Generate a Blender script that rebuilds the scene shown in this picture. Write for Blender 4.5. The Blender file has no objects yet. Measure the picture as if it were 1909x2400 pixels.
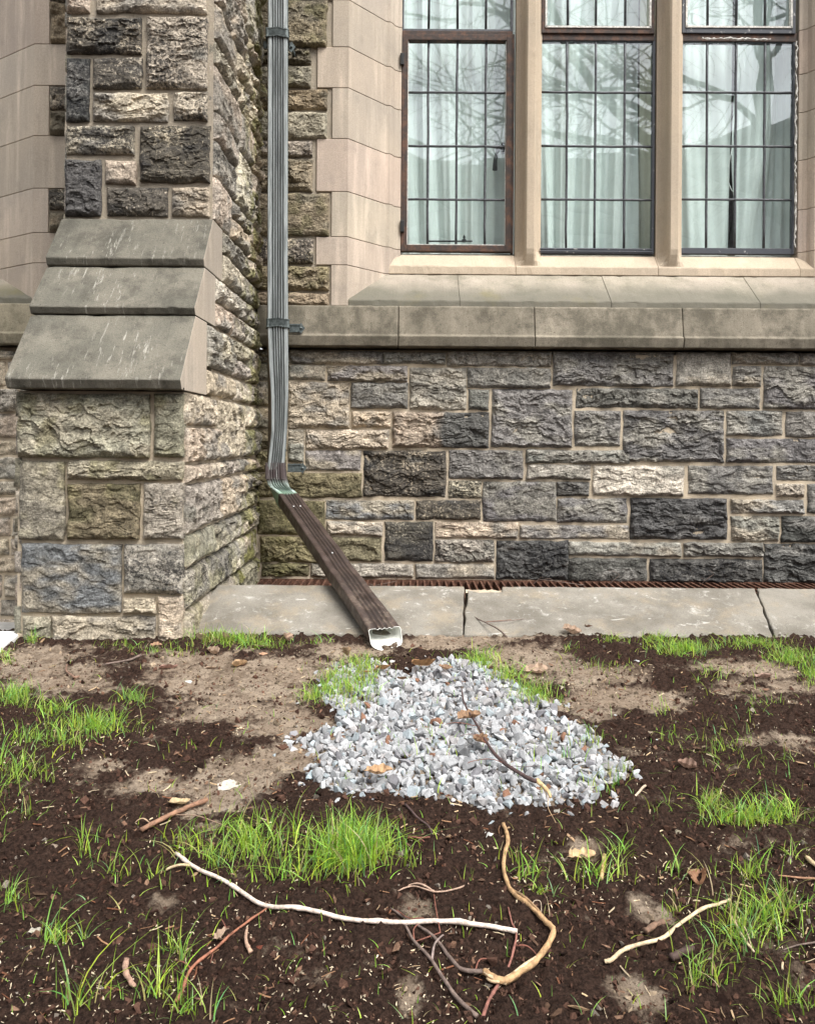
import bpy, bmesh, math, random
import numpy as np
from mathutils import Vector
R = math.radians
random.seed(7); RNG = np.random.default_rng(7)
SC = bpy.context.scene
COL = SC.collection
# ------------------------------------------------------------------ camera, world, sun
CH, CY, F = 0.65, -3.9, 1909.0            # camera height, camera Y, focal length in photo pixels
PX, PY, ROLL = 954.5, 1030.0, R(0.40)
cam_d = bpy.data.cameras.new('camera'); cam = bpy.data.objects.new('camera', cam_d); COL.objects.link(cam)
cam.location = (0, CY, CH); cam.rotation_euler = (R(90), -ROLL, 0)
cam_d.sensor_fit = 'HORIZONTAL'; cam_d.sensor_width = 36; cam_d.lens = 36
cam_d.shift_y = -(1200 - PY) / F; cam_d.clip_start = 0.05; cam_d.clip_end = 500
SC.camera = cam
SUN_EL, SUN_AZ = 54, 140                  # azimuth, degrees clockwise from +Y
w = bpy.data.worlds.new('World'); SC.world = w; w.use_nodes = True
nt = w.node_tree; nt.nodes.clear()
sky = nt.nodes.new('ShaderNodeTexSky'); sky.sky_type = 'NISHITA'; sky.sun_disc = False
sky.sun_elevation = R(SUN_EL); sky.sun_rotation = R(SUN_AZ); sky.air_density = 1.0; sky.dust_density = 3.0
hs = nt.nodes.new('ShaderNodeHueSaturation'); hs.inputs['Saturation'].default_value = 0.13
bg = nt.nodes.new('ShaderNodeBackground'); bg.inputs['Strength'].default_value = 0.11
wo = nt.nodes.new('ShaderNodeOutputWorld')
nt.links.new(sky.outputs[0], hs.inputs['Color']); nt.links.new(hs.outputs[0], bg.inputs[0]); nt.links.new(bg.outputs[0], wo.inputs[0])
sl = bpy.data.lights.new('sun', 'SUN'); sl.energy = 1.5; sl.angle = R(30); sl.color = (1, .965, .91)
so = bpy.data.objects.new('sun', sl); COL.objects.link(so)
_d = Vector((math.sin(R(SUN_AZ)) * math.cos(R(SUN_EL)), math.cos(R(SUN_AZ)) * math.cos(R(SUN_EL)), math.sin(R(SUN_EL))))
so.rotation_euler = _d.to_track_quat('Z', 'Y').to_euler(); so.location = _d * 20
SC.view_settings.view_transform = 'Standard'; SC.view_settings.look = 'None'
SC.view_settings.exposure = 1.52; SC.view_settings.gamma = 1
SC.render.engine = 'CYCLES'
try:
    SC.cycles.max_bounces = 6; SC.cycles.transparent_max_bounces = 12; SC.cycles.use_denoising = True
except Exception: pass

# ------------------------------------------------------------------ projection helpers (photo pixels -> metres)
_c, _s = math.cos(ROLL), math.sin(ROLL)
def ray(x, y):
    a, b = x - PX, y - PY
    return (a * _c + b * _s) / F, (-a * _s + b * _c) / F
def P(x, y, Y=0.0):
    a, b = ray(x, y); d = Y - CY
    return (a * d, Y, CH - b * d)
def PXx(x, Y, y=PY): return P(x, y, Y)[0]
# ------------------------------------------------------------------ noise
def _h(ix, iy, iz, seed):
    n = (ix.astype(np.int64) * 374761393 + iy.astype(np.int64) * 668265263 + iz.astype(np.int64) * 2147483647 + seed * 1274126177) & 0xFFFFFFFF
    n = ((n ^ (n >> 13)) * 1274126177) & 0xFFFFFFFF
    n = ((n ^ (n >> 16)) * 2246822519) & 0xFFFFFFFF
    return ((n ^ (n >> 15)) & 0xFFFFFF) / float(0xFFFFFF)
def vnoise(x, y, z=None, seed=0):
    x = np.asarray(x, float); y = np.asarray(y, float)
    z = np.zeros_like(x) if z is None else np.asarray(z, float) + 0 * x
    xi, yi, zi = np.floor(x), np.floor(y), np.floor(z)
    fx, fy, fz = x - xi, y - yi, z - zi
    fx, fy, fz = [t * t * t * (t * (t * 6 - 15) + 10) for t in (fx, fy, fz)]
    r = 0
    for dz in (0, 1):
        for dy in (0, 1):
            for dx in (0, 1):
                r = r + _h(xi + dx, yi + dy, zi + dz, seed) * (fx if dx else 1 - fx) * (fy if dy else 1 - fy) * (fz if dz else 1 - fz)
    return r * 2 - 1
def fbm(x, y, z=None, seed=0, o=4, g=0.5):
    r = 0; a = 1; t = 0; f = 1
    for k in range(o):
        r = r + a * vnoise(x * f, y * f, None if z is None else z * f, seed + k * 17); t += a; a *= g; f *= 2.03
    return r / t
def cells(x, y, seed=0):
    xi, yi = np.floor(x), np.floor(y); z0 = np.zeros_like(xi)
    b1 = np.full(x.shape, 9.0); b2 = b1.copy(); cx = x * 0; cy = x * 0; ci = x * 0; cj = x * 0
    for dy in (-1, 0, 1):
        for dx in (-1, 0, 1):
            ii, jj = xi + dx, yi + dy
            px = ii + _h(ii, jj, z0, seed); py = jj + _h(ii, jj, z0, seed + 1)
            d = np.hypot(px - x, py - y); m = d < b1
            b2 = np.where(m, b1, np.minimum(b2, d))
            cx = np.where(m, px, cx); cy = np.where(m, py, cy); ci = np.where(m, ii, ci); cj = np.where(m, jj, cj)
            b1 = np.where(m, d, b1)
    return b1, b2, x - cx, y - cy, ci, cj
def sst(a, b, x):
    t = np.clip((x - a) / (b - a), 0, 1); return t * t * (3 - 2 * t)
# ------------------------------------------------------------------ mesh builder
class MB:
    def __init__(s): s.v = []; s.q = []; s.t = []; s.ng = []; s.c = []; s.w = []; s.n = 0
    def add(s, v, q=None, t=None, ng=None, c=None, w=None):
        v = np.asarray(v, float).reshape(-1, 3); k = len(v)
        s.v.append(v)
        if q is not None and len(q): s.q.append(np.asarray(q, int) + s.n)
        if t is not None and len(t): s.t.append(np.asarray(t, int) + s.n)
        if ng:
            for f in ng: s.ng.append([i + s.n for i in f])
        s.c.append(np.broadcast_to(np.asarray((1, 1, 1) if c is None else c, float), (k, 3)))
        s.w.append(np.broadcast_to(np.asarray(0.0 if w is None else w, float), (k,)))
        s.n += k; return s
    def box(s, x0, y0, z0, x1, y1, z1, c=None):
        v = [(x0,y0,z0),(x1,y0,z0),(x1,y1,z0),(x0,y1,z0),(x0,y0,z1),(x1,y0,z1),(x1,y1,z1),(x0,y1,z1)]
        return s.add(v, q=[(0,3,2,1),(4,5,6,7),(0,1,5,4),(1,2,6,5),(2,3,7,6),(3,0,4,7)], c=c)
    def prism(s, poly, lo, hi, ax='z', c=None):
        """poly: 2D points; extruded along ax from lo to hi (z: poly in xy; x: poly in yz)"""
        n = len(poly); f = (lambda p, h: (p[0], p[1], h)) if ax == 'z' else (lambda p, h: (h, p[0], p[1]))
        v = [f(p, lo) for p in poly] + [f(p, hi) for p in poly]
        ng = [list(range(n))[::-1], list(range(n, 2 * n))]
        for i in range(n): j = (i + 1) % n; ng.append([i, j, n + j, n + i])
        return s.add(v, ng=ng, c=c)
    def rprism(s, poly, lo, hi, c=None, amp=.0011, chip=.004, step=.012):
        m = max(2, int((hi - lo) / step)); X = np.linspace(lo, hi, m + 1); n = len(poly); P_ = np.array(poly, float)
        nx = np.roll(P_, -1, 0) - P_; pv = P_ - np.roll(P_, 1, 0); cr = np.abs(pv[:, 0] * nx[:, 1] - pv[:, 1] * nx[:, 0]) / (np.hypot(*pv.T) * np.hypot(*nx.T) + 1e-9)
        ce = P_.mean(0); V = []
        for i, x in enumerate(X):
            for k in range(n):
                nz = vnoise(np.array([x * 38 + k * 7.3]), np.array([k * 3.1 + lo * 5]), seed=4)[0]; ch = max(0, float(vnoise(np.array([x * 22 + k * 2.7]), np.array([lo * 11.]), seed=14)[0]) - .45) * 1.8 if cr[k] > .25 else 0
                d = ce - P_[k]; d /= np.hypot(*d) + 1e-9
                q_ = P_[k] + (np.array([nz, -nz * .6]) * amp + d * ch * chip) * (1 if P_[k][0] < .25 else 0); V.append((x, q_[0], q_[1]))
        q = [(i * n + k, i * n + (k + 1) % n, (i + 1) * n + (k + 1) % n, (i + 1) * n + k) for i in range(m) for k in range(n)]
        return s.add(V, q=q, ng=[list(range(n))[::-1], [m * n + k for k in range(n)]], c=c)
    def tube(s, pts, rad, n=7, c=None, jit=0.0, cap=True):
        pts = np.asarray(pts, float); m = len(pts); rad = np.broadcast_to(np.asarray(rad, float), (m,))
        T = np.gradient(pts, axis=0); T /= np.linalg.norm(T, axis=1)[:, None] + 1e-9
        up = np.array([0.13, 0.21, 0.97]); 
        V = []
        for i in range(m):
            a = np.cross(T[i], up); l = np.linalg.norm(a)
            a = a / l if l > 1e-3 else np.array([1., 0, 0]); b = np.cross(a, T[i])
            up = b * 0.9 + np.array([0, 0, .1]) if abs(T[i][2]) < .9 else b
            for k in range(n):
                t = 2 * math.pi * k / n; r = rad[i] * (1 + jit * random.uniform(-1, 1))
                V.append(pts[i] + (a * math.cos(t) + b * math.sin(t)) * r)
        q = [(i * n + k, i * n + (k + 1) % n, (i + 1) * n + (k + 1) % n, (i + 1) * n + k) for i in range(m - 1) for k in range(n)]
        ng = [list(range(n))[::-1], [(m - 1) * n + k for k in range(n)]] if cap else None
        return s.add(V, q=q, ng=ng, c=c)
    def build(s, name, mat, parent=None, smooth=False, origin=None, bevel=0, kind=None, fixn=False):
        v = np.concatenate(s.v) if s.v else np.zeros((0, 3))
        if origin is not None: v = v - np.asarray(origin, float)
        me = bpy.data.meshes.new(name)
        q = np.concatenate(s.q) if s.q else np.zeros((0, 4), int); t = np.concatenate(s.t) if s.t else np.zeros((0, 3), int)
        ngl = [i for f in s.ng for i in f]
        lens = np.concatenate([np.full(len(q), 4), np.full(len(t), 3), np.array([len(f) for f in s.ng], int)]).astype(int)
        idx = np.concatenate([q.ravel(), t.ravel(), np.array(ngl, int)]).astype(int)
        me.vertices.add(len(v)); me.vertices.foreach_set('co', v.ravel())
        me.loops.add(len(idx)); me.loops.foreach_set('vertex_index', idx)
        me.polygons.add(len(lens)); me.polygons.foreach_set('loop_start', np.concatenate([[0], np.cumsum(lens)[:-1]]).astype(int))
        try: me.polygons.foreach_set('loop_total', lens)
        except Exception: pass
        me.update(calc_edges=True)
        cc = np.concatenate(s.c); a = me.attributes.new('Tint', 'FLOAT_COLOR', 'POINT')
        a.data.foreach_set('color', np.concatenate([cc, np.ones((len(cc), 1))], 1).ravel())
        a = me.attributes.new('Wt', 'FLOAT', 'POINT'); a.data.foreach_set('value', np.concatenate(s.w))
        if fixn:
            bm = bmesh.new(); bm.from_mesh(me); bmesh.ops.recalc_face_normals(bm, faces=bm.faces); bm.to_mesh(me); bm.free()
        me.polygons.foreach_set('use_smooth', np.full(len(me.polygons), bool(smooth)))
        me.materials.append(mat); me.update()
        o = bpy.data.objects.new(name, me); COL.objects.link(o)
        if origin is not None: o.location = origin
        if parent: o.parent = parent
        if kind: o['kind'] = kind
        if bevel:
            b = o.modifiers.new('edge', 'BEVEL'); b.width = bevel; b.segments = 2; b.limit_method = 'ANGLE'; b.angle_limit = R(30)
        return o
def tag(o, label, cat, group=None, kind=None):
    o['label'] = label; o['category'] = cat
    if group: o['group'] = group
    if kind: o['kind'] = kind
    return o
def empty(name, loc=(0, 0, 0)):
    o = bpy.data.objects.new(name, None); COL.objects.link(o); o.location = loc; o.empty_display_size = .1; return o
# ------------------------------------------------------------------ materials
class NT:
    def __init__(s, name, rough=.8, metal=0.0):
        s.m = bpy.data.materials.new(name); s.m.use_nodes = True; s.t = s.m.node_tree
        s.b = s.t.nodes['Principled BSDF']; s.b.inputs['Roughness'].default_value = rough; s.b.inputs['Metallic'].default_value = metal
        s.b.inputs['Specular IOR Level'].default_value = .12 if rough > .78 else .5
        s.pos = s.n('ShaderNodeNewGeometry').outputs['Position']
    def n(s, k): return s.t.nodes.new(k)
    def put(s, sock, v):
        if isinstance(v, bpy.types.NodeSocket): s.t.links.new(v, sock)
        elif isinstance(v, (tuple, list)) and len(v) == 3 and len(sock.default_value) == 4: sock.default_value = (*v, 1)
        else: sock.default_value = v
    def attr(s, name, out='Color'):
        a = s.n('ShaderNodeAttribute'); a.attribute_name = name; return a.outputs[out]
    def noise(s, scale, detail=4, rough=.55, vec=None, stretch=None, dist=0):
        v = vec or s.pos
        if stretch:
            m = s.n('ShaderNodeMapping'); m.inputs['Scale'].default_value = stretch; s.put(m.inputs['Vector'], v); v = m.outputs[0]
        n = s.n('ShaderNodeTexNoise'); s.put(n.inputs['Vector'], v); n.inputs['Scale'].default_value = scale
        n.inputs['Detail'].default_value = detail; n.inputs['Roughness'].default_value = rough; n.inputs['Distortion'].default_value = dist
        return n.outputs['Fac']
    def ramp(s, f, a, b, lo=0.0, hi=1.0):
        m = s.n('ShaderNodeMapRange'); m.interpolation_type = 'SMOOTHSTEP'
        s.put(m.inputs['Value'], f); s.put(m.inputs['From Min'], a); s.put(m.inputs['From Max'], b)
        m.inputs['To Min'].default_value = lo; m.inputs['To Max'].default_value = hi; return m.outputs[0]
    def mix(s, f, a, b, mode='MIX'):
        m = s.n('ShaderNodeMix'); m.data_type = 'RGBA'; m.blend_type = mode
        s.put(m.inputs[0], f); s.put(m.inputs[6], a); s.put(m.inputs[7], b); return m.outputs[2]
    def math(s, op, a, b=0.0):
        m = s.n('ShaderNodeMath'); m.operation = op; s.put(m.inputs[0], a); s.put(m.inputs[1], b); return m.outputs[0]
    def col(s, v): s.put(s.b.inputs['Base Color'], v)
    def bump(s, f, strength=.5, dist=.01, prev=None):
        b = s.n('ShaderNodeBump'); b.inputs['Strength'].default_value = strength; b.inputs['Distance'].default_value = dist
        s.put(b.inputs['Height'], f)
        if prev is not None: s.put(b.inputs['Normal'], prev)
        s.put(s.b.inputs['Normal'], b.outputs[0]); return b.outputs[0]
def xyz(m, i):
    n = m.n('ShaderNodeSeparateXYZ'); m.put(n.inputs[0], m.pos); return n.outputs[i]
def mat_rock():
    m = NT('rock_faced_stone', .92)
    c = m.attr('Tint'); soot = m.attr('Wt', 'Fac')
    v = m.ramp(m.noise(30, 8, .72), .3, .7, .5, 1.5); c = m.mix(1.0, c, m.mix(0.0, v, v), 'MULTIPLY')
    g = m.ramp(m.noise(170, 4, .7), .36, .64, .66, 1.34); c = m.mix(1.0, c, m.mix(0.0, g, g), 'MULTIPLY')
    thr = m.math('SUBTRACT', 0.74, m.math('MULTIPLY', soot, 0.34))
    sp = m.ramp(m.math('SUBTRACT', m.noise(75, 8, .8), thr), -.012, .02)
    sp2 = m.ramp(m.math('SUBTRACT', m.noise(14, 4, .6), m.math('SUBTRACT', .86, m.math('MULTIPLY', soot, .36))), -.05, .07)
    c = m.mix(m.math('MULTIPLY', m.math('MAXIMUM', sp, m.math('MULTIPLY', sp2, .7)), .82), c, (.024, .024, .026))
    lf = m.ramp(m.noise(120, 5, .7), .66, .75, 0, .32); c = m.mix(lf, c, (.5, .46, .38))
    m.col(c); n = m.bump(m.noise(80, 7, .75), .8, .012); m.bump(m.noise(300, 4, .6), .35, .003, n)
    return m.m
def mat_mortar():
    m = NT('lime_mortar', .95)
    a = m.ramp(m.noise(9, 5, .6), .35, .65); c = m.mix(a, (.46, .39, .30), (.60, .50, .37))
    d = m.ramp(m.noise(60, 4, .6), .6, .75, 0, .6); c = m.mix(d, c, (.12, .11, .09))
    zz = m.ramp(xyz(m, 2), 1.2, 1.35); c = m.mix(m.math('MULTIPLY', zz, .6), c, (.26, .23, .19))
    m.col(c); m.bump(m.noise(140, 5, .7), .8, .006); return m.m
def mat_lime(name, base, alt, grime, gr=.3, streak=.4, pit=.1, big=2.5, bump=.3):
    m = NT(name, .88)
    a = m.ramp(m.noise(big, 5, .6), .35, .65); c = m.mix(a, base, alt)
    st = m.ramp(m.noise(1, 5, .6, stretch=(16, 16, 1.6)), .45, .8, 0, streak); c = m.mix(st, c, tuple(min(1, x * 1.9) for x in base))
    s2 = m.ramp(m.noise(1, 5, .65, stretch=(26, 26, 2.2), dist=.3), .54, .74, 0, streak * .8); c = m.mix(s2, c, tuple(x * .68 for x in base))
    g = m.ramp(m.noise(7, 7, .72), .62 - gr * .4, .78 - gr * .3, 0, gr * 1.5); c = m.mix(g, c, grime)
    p = m.ramp(m.noise(130, 4, .7), .58, .7, 0, pit * 3); c = m.mix(p, c, tuple(x * .35 for x in base))
    v = m.ramp(m.noise(330, 2, .6), .3, .7, .86, 1.14); c = m.mix(1.0, c, m.mix(0.0, v, v), 'MULTIPLY')
    tn = m.attr('Tint'); c = m.mix(1.0, c, tn, 'MULTIPLY')
    m.col(c); n = m.bump(m.noise(18, 4, .6), .25 * bump, .02); m.bump(m.noise(220, 5, .7), bump, .003, n)
    return m
def simple(name, col, rough=.6, metal=0., var=.25, scale=40, bump=.2, spec=None):
    m = NT(name, rough, metal)
    v = m.ramp(m.noise(scale, 5, .6), .3, .7, 1 - var, 1 + var); m.col(m.mix(1.0, col, m.mix(0.0, v, v), 'MULTIPLY'))
    if bump: m.bump(m.noise(scale * 4, 4, .6), bump, .002)
    return m
def mat_tint(name, rough=.8, var=.25, scale=60, bump=.4, bs=250, trans=0.):
    m = NT(name, rough); v = m.ramp(m.noise(scale, 5, .65), .3, .7, 1 - var, 1 + var)
    c = m.mix(1.0, m.attr('Tint'), m.mix(0.0, v, v), 'MULTIPLY'); m.col(c)
    if bump: m.bump(m.noise(bs, 4, .65), bump, .003)
    if trans:
        t = m.n('ShaderNodeBsdfTranslucent'); m.put(t.inputs[0], c); x = m.n('ShaderNodeMixShader'); x.inputs[0].default_value = trans
        m.t.links.new(m.b.outputs[0], x.inputs[1]); m.t.links.new(t.outputs[0], x.inputs[2])
        m.t.links.new(x.outputs[0], m.t.nodes['Material Output'].inputs[0])
    return m.m
M_ROCK, M_MORT = mat_rock(), mat_mortar()
M_LIME = mat_lime('smooth_limestone', (.44, .375, .305), (.385, .335, .28), (.26, .235, .20), .25, .5, .06).m
M_SILL = mat_lime('sill_limestone', (.47, .385, .29), (.42, .35, .27), (.30, .25, .18), .2, .2, .06).m
_m = mat_lime('weathered_ledge_stone', (.275, .242, .19), (.20, .178, .138), (.095, .086, .066), .5, .35, .35, 2.6, .8)
M_LEDGE = _m.m
_m = mat_lime('weathered_sill_slope', (.36, .315, .26), (.30, .27, .215), (.17, .155, .12), .35, .15, .25, 3.5, .7)
zr = _m.ramp(_m.math('ADD', xyz(_m, 2), _m.math('MULTIPLY', _m.noise(6, 4), .12)), 1.52, 1.40)
_c0 = _m.b.inputs['Base Color'].links[0].from_socket
ol = _m.ramp(_m.noise(3.2, 4, .6), .5, .66); _c1 = _m.mix(_m.math('MULTIPLY', ol, .7), (.125, .122, .098), (.16, .14, .055))
_m.col(_m.mix(_m.math('MULTIPLY', zr, .8), _c0, _c1)); M_SLOPE = _m.m
_m = mat_lime('grey_coping_stone', (.19, .175, .142), (.135, .128, .105), (.07, .066, .055), .45, .12, .3, 6, .9)
_c0 = _m.b.inputs['Base Color'].links[0].from_socket
lw = _m.math('MULTIPLY', _m.ramp(_m.noise(1, 6, .75, stretch=(70, 10, 10), dist=.4), .57, .64), _m.ramp(_m.noise(2.6, 3), .46, .6))
_m.col(_m.mix(_m.math('MULTIPLY', lw, .55), _c0, (.5, .48, .42))); M_COPE = _m.m
_m = mat_lime('kerb_stone', (.27, .25, .215), (.17, .155, .13), (.33, .27, .19), .35, .05, .2, 5, .9)
_c0 = _m.b.inputs['Base Color'].links[0].from_socket
lw = _m.math('MULTIPLY', _m.ramp(_m.noise(24, 8, .8, dist=.5), .53, .70), _m.ramp(_m.noise(3.0, 4), .38, .58))
_c2 = _m.mix(_m.math('MULTIPLY', lw, .9), _c0, (.58, .56, .52))
sc = _m.ramp(_m.noise(1.0, 3, .5, stretch=(7, 26, 26), dist=1.6), .70, .72); _m.col(_m.mix(_m.math('MULTIPLY', sc, .6), _c2, (.6, .58, .54))); M_KERB = _m.m
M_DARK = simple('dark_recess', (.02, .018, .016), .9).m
M_WHITE_SLAB = simple('pale_painted_slab', (.75, .74, .72), .8, var=.12, scale=20).m
# ------------------------------------------------------------------ rock-faced masonry
TYP = {  # base, patch colour, soot
 'g': ((.165,.160,.150), (.25,.235,.205), .32), 'm': ((.235,.222,.198), (.36,.315,.25), .25), 't': ((.42,.355,.28), (.27,.245,.21), .25),
 's': ((.40,.35,.275), (.20,.185,.16), .80), 'k': ((.088,.086,.082), (.18,.172,.158), .55), 'o': ((.20,.172,.112), (.13,.115,.07), .28),
 'b': ((.175,.177,.175), (.28,.25,.20), .25), 'w': ((.46,.41,.335), (.30,.28,.24), .25), 'n': ((.24,.195,.135), (.155,.135,.10), .34),
 'x': ((.37,.30,.225), (.115,.112,.105), .45), 'l': ((.255,.235,.18), (.33,.295,.225), .06), 'c': ((.34,.305,.255), (.23,.215,.185), .5)}
def rock(mb, fr, st, res=.0045, amp=1.0, moss=None, inset=.0):
    O, U, V, N = [np.array(a, float) for a in fr]
    for k, (u0, v0, u1, v1, ty) in enumerate(st):
        u0, u1 = min(u0, u1) + inset, max(u0, u1) - inset; v0, v1 = min(v0, v1) + inset, max(v0, v1) - inset
        if u1 - u0 < .012 or v1 - v0 < .012: continue
        sd = (int(abs(u0) * 9173 + abs(v0) * 3917) % 9973) + k
        rr = random.Random(sd)
        nu = max(3, int((u1 - u0) / res)); nv = max(3, int((v1 - v0) / res))
        us = np.concatenate([[u0], np.linspace(u0 + .0018, u1 - .0018, nu), [u1]]); vs = np.concatenate([[v0], np.linspace(v0 + .0018, v1 - .0018, nv), [v1]])
        uu, vv = np.meshgrid(us, vs)
        o1 = sd * .37
        jx = fbm(uu * 22 + o1, vv * 22, seed=3, o=2) * .0045; jy = fbm(uu * 22, vv * 22 + o1, seed=5, o=2) * .0045
        d = np.minimum(np.minimum(uu - u0, u1 - uu), np.minimum(vv - v0, v1 - vv))
        dm = min(u1 - u0, v1 - v0)
        wv = fbm(uu * 16 + o1, vv * 16, seed=9, o=3)
        e = sst(-.004, min(.020, dm * .24), d + np.clip(wv, -.5, .6) * .010)
        e0 = sst(0, .006, d)
        wu = uu + fbm(uu * 14, vv * 14 + o1, seed=21, o=3) * .03; wz = vv + fbm(uu * 14 + o1, vv * 14, seed=23, o=3) * .018
        big = fbm(uu * 7 + o1, vv * 9, seed=31, o=2)
        an = rr.uniform(12, 34); ter = fbm(wu * 9 + o1, wz * an, seed=41, o=3) * 2.6 + (v0 - vv) / dm * .8
        fl = np.floor(ter); fr_ = ter - fl; ter = (fl + sst(.0, .09, fr_)) * .0075; t3 = fbm(wu * 15 + 3, wz * 46 + o1, seed=47, o=3) * 3; f3 = np.floor(t3); ter = ter + (f3 + sst(0, .1, t3 - f3)) * .0022
        s1 = rr.uniform(17, 26); _, _, dx, dy, ci, cj = cells(wu * s1, wz * s1 * 1.5, seed=sd)
        z0 = np.zeros_like(ci)
        fac = ((_h(ci, cj, z0, sd + 7) - .5) * dx * .9 + (_h(ci, cj, z0, sd + 8) - .62) * dy * .9 + (_h(ci, cj, z0, sd + 9) - .5) * .55) * .0135
        s2 = s1 * 2.4; _, _, dx, dy, ci, cj = cells(wu * s2 + 5, wz * s2 * 1.4, seed=sd + 50)
        fac2 = ((_h(ci, cj, z0, sd + 17) - .5) * dx + (_h(ci, cj, z0, sd + 18) - .6) * dy) * .0055
        fine = fbm(uu * 95, vv * 120 + o1, seed=61, o=3, g=.65) * .0024
        rough = rr.uniform(.3, 1.3)
        tu, tv = rr.uniform(-.03, .03), rr.uniform(-.07, .05)
        h = .004 * e0 + e * (.013 + rr.uniform(-.002, .008) + big * .007 + rough * (ter + fac * 1.25 + fac2) + tu * (uu - (u0 + u1) / 2) + tv * (vv - (v0 + v1) / 2)) * amp + fine * e0 * amp
        h = np.clip(h, -.012, .06)
        h[0, :] = h[-1, :] = -.02; h[:, 0] = h[:, -1] = -.02
        ins = sst(0, .004, d)
        uu2 = uu + jx * (1 - 0 * ins); vv2 = vv + jy
        b, a, soot = TYP[ty]; b = np.array(b) * rr.uniform(.95, 1.27); a = np.array(a) * rr.uniform(.9, 1.12)
        b = b * np.array([1 + rr.uniform(-.03, .04), 1, 1 + rr.uniform(-.06, .05)])
        if ty == 'x': mk = sst(.36, .56, (uu - u0) / (u1 - u0) + wv * .18 - (v0 - vv) / (v1 - v0) * -.12 + (vv - v0) / (v1 - v0) * .12)
        else: mk = sst(-.12, .42, fbm(uu * 7 + o1 * 2, vv * 15, seed=77, o=4) + rr.uniform(-.3, .2))
        c = b[None, None, :] * (1 - mk[..., None]) + a[None, None, :] * mk[..., None]
        lay = 1 + .10 * vnoise(uu * 6 + o1, vv * 160 + fbm(uu * 9, vv * 9, seed=2, o=2) * 3, seed=81); c = c * lay[..., None]
        sw = np.clip(soot * rr.uniform(.75, 1.2) + .25 * big, 0, 1) + 0 * uu
        pts = O + uu2[..., None] * U + vv2[..., None] * V + h[..., None] * N
        if moss is not None:
            mm, mc = moss(pts, wv); c = c * (1 - mm[..., None]) + np.array(mc) * mm[..., None]
        nr, ncl = uu.shape; ix = np.arange(nr * ncl).reshape(nr, ncl)
        q = np.stack([ix[:-1, :-1], ix[:-1, 1:], ix[1:, 1:], ix[1:, :-1]], -1).reshape(-1, 4)
        mb.add(pts.reshape(-1, 3), q=q, c=c.reshape(-1, 3), w=sw.reshape(-1))
def fill(u0, v0, u1, v1, types, seed=1, hmin=.07, hmax=.17, wmin=.12, wmax=.38, gap=.009):
    r = random.Random(seed); out = []; v = v0
    while v < v1 - .02:
        h = r.uniform(hmin, hmax)
        if v + h > v1 - .05: h = v1 - v
        u = u0
        while u < u1 - .01:
            wd = r.uniform(wmin, wmax) * (.7 + h / hmax * .5)
            if u + wd > u1 - wmin * .8: wd = u1 - u
            if h > .13 and r.random() < .45:
                k = r.uniform(.35, .65)
                parts = [(u, v, u + wd, v + h * k), (u, v + h * k, u + wd, v + h)]
            else: parts = [(u, v, u + wd, v + h)]
            for a, b, c, d in parts: out.append((a + gap / 2, b + gap / 2, c - gap / 2, d - gap / 2, r.choice(types)))
            u += wd
        v += h
    return out
FRW = ((0,0,0), (1,0,0), (0,0,1), (0,-1,0))
def px_stones(lst, sx, ox, sy, oy, Y=0.0):
    out = []
    for x0, y0, x1, y1, ty in lst:
        x0, x1, y0, y1 = ox + x0 * sx, ox + x1 * sx, oy + y0 * sy, oy + y1 * sy
        xm, ym = (x0 + x1) / 2, (y0 + y1) / 2
        out.append((P(x0, ym, Y)[0], P(xm, y1, Y)[2], P(x1, ym, Y)[0], P(xm, y0, Y)[2], ty))
    return out
k5, k4 = 700 / 1715, 700 / 1715
C5 = [(5,180,196,246,'m'),(200,180,730,252,'m'),(732,188,1083,252,'m'),(1098,185,1692,265,'m'),
 (5,252,178,345,'m'),(185,258,397,345,'m'),(410,265,868,350,'m'),(883,275,1205,515,'c'),(1215,275,1690,390,'g'),
 (5,355,178,495,'t'),(5,503,178,620,'t'),(185,358,535,620,'t'),(545,360,870,508,'g'),(1220,400,1335,515,'g'),(1352,400,1811,730,'g'),
 (552,525,773,612,'t'),(785,530,1335,733,'x'),(10,630,175,745,'n'),(5,752,175,870,'o'),
 (183,630,272,812,'m'),(287,630,762,740,'t'),(287,752,600,862,'m'),(618,752,1088,1012,'s'),(1107,748,1530,912,'g'),(1548,748,2140,822,'g'),
 (10,882,155,1015,'o'),(165,880,605,1018,'o'),(1102,922,1290,1022,'s'),(1300,930,1722,1155,'g'),
 (10,1037,395,1230,'o'),(403,1035,905,1145,'b'),(918,1037,1285,1145,'s'),
 (405,1158,725,1235,'t'),(738,1160,1015,1382,'s'),(1028,1162,1500,1250,'t'),(1512,1178,2138,1255,'m'),
 (25,1245,420,1390,'o'),(430,1248,720,1385,'o'),(1027,1262,1365,1392,'c'),(1380,1268,1790,1490,'k'),
 (35,1400,305,1470,'o'),(315,1400,900,1475,'c'),(917,1402,1365,1482,'m')]
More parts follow.
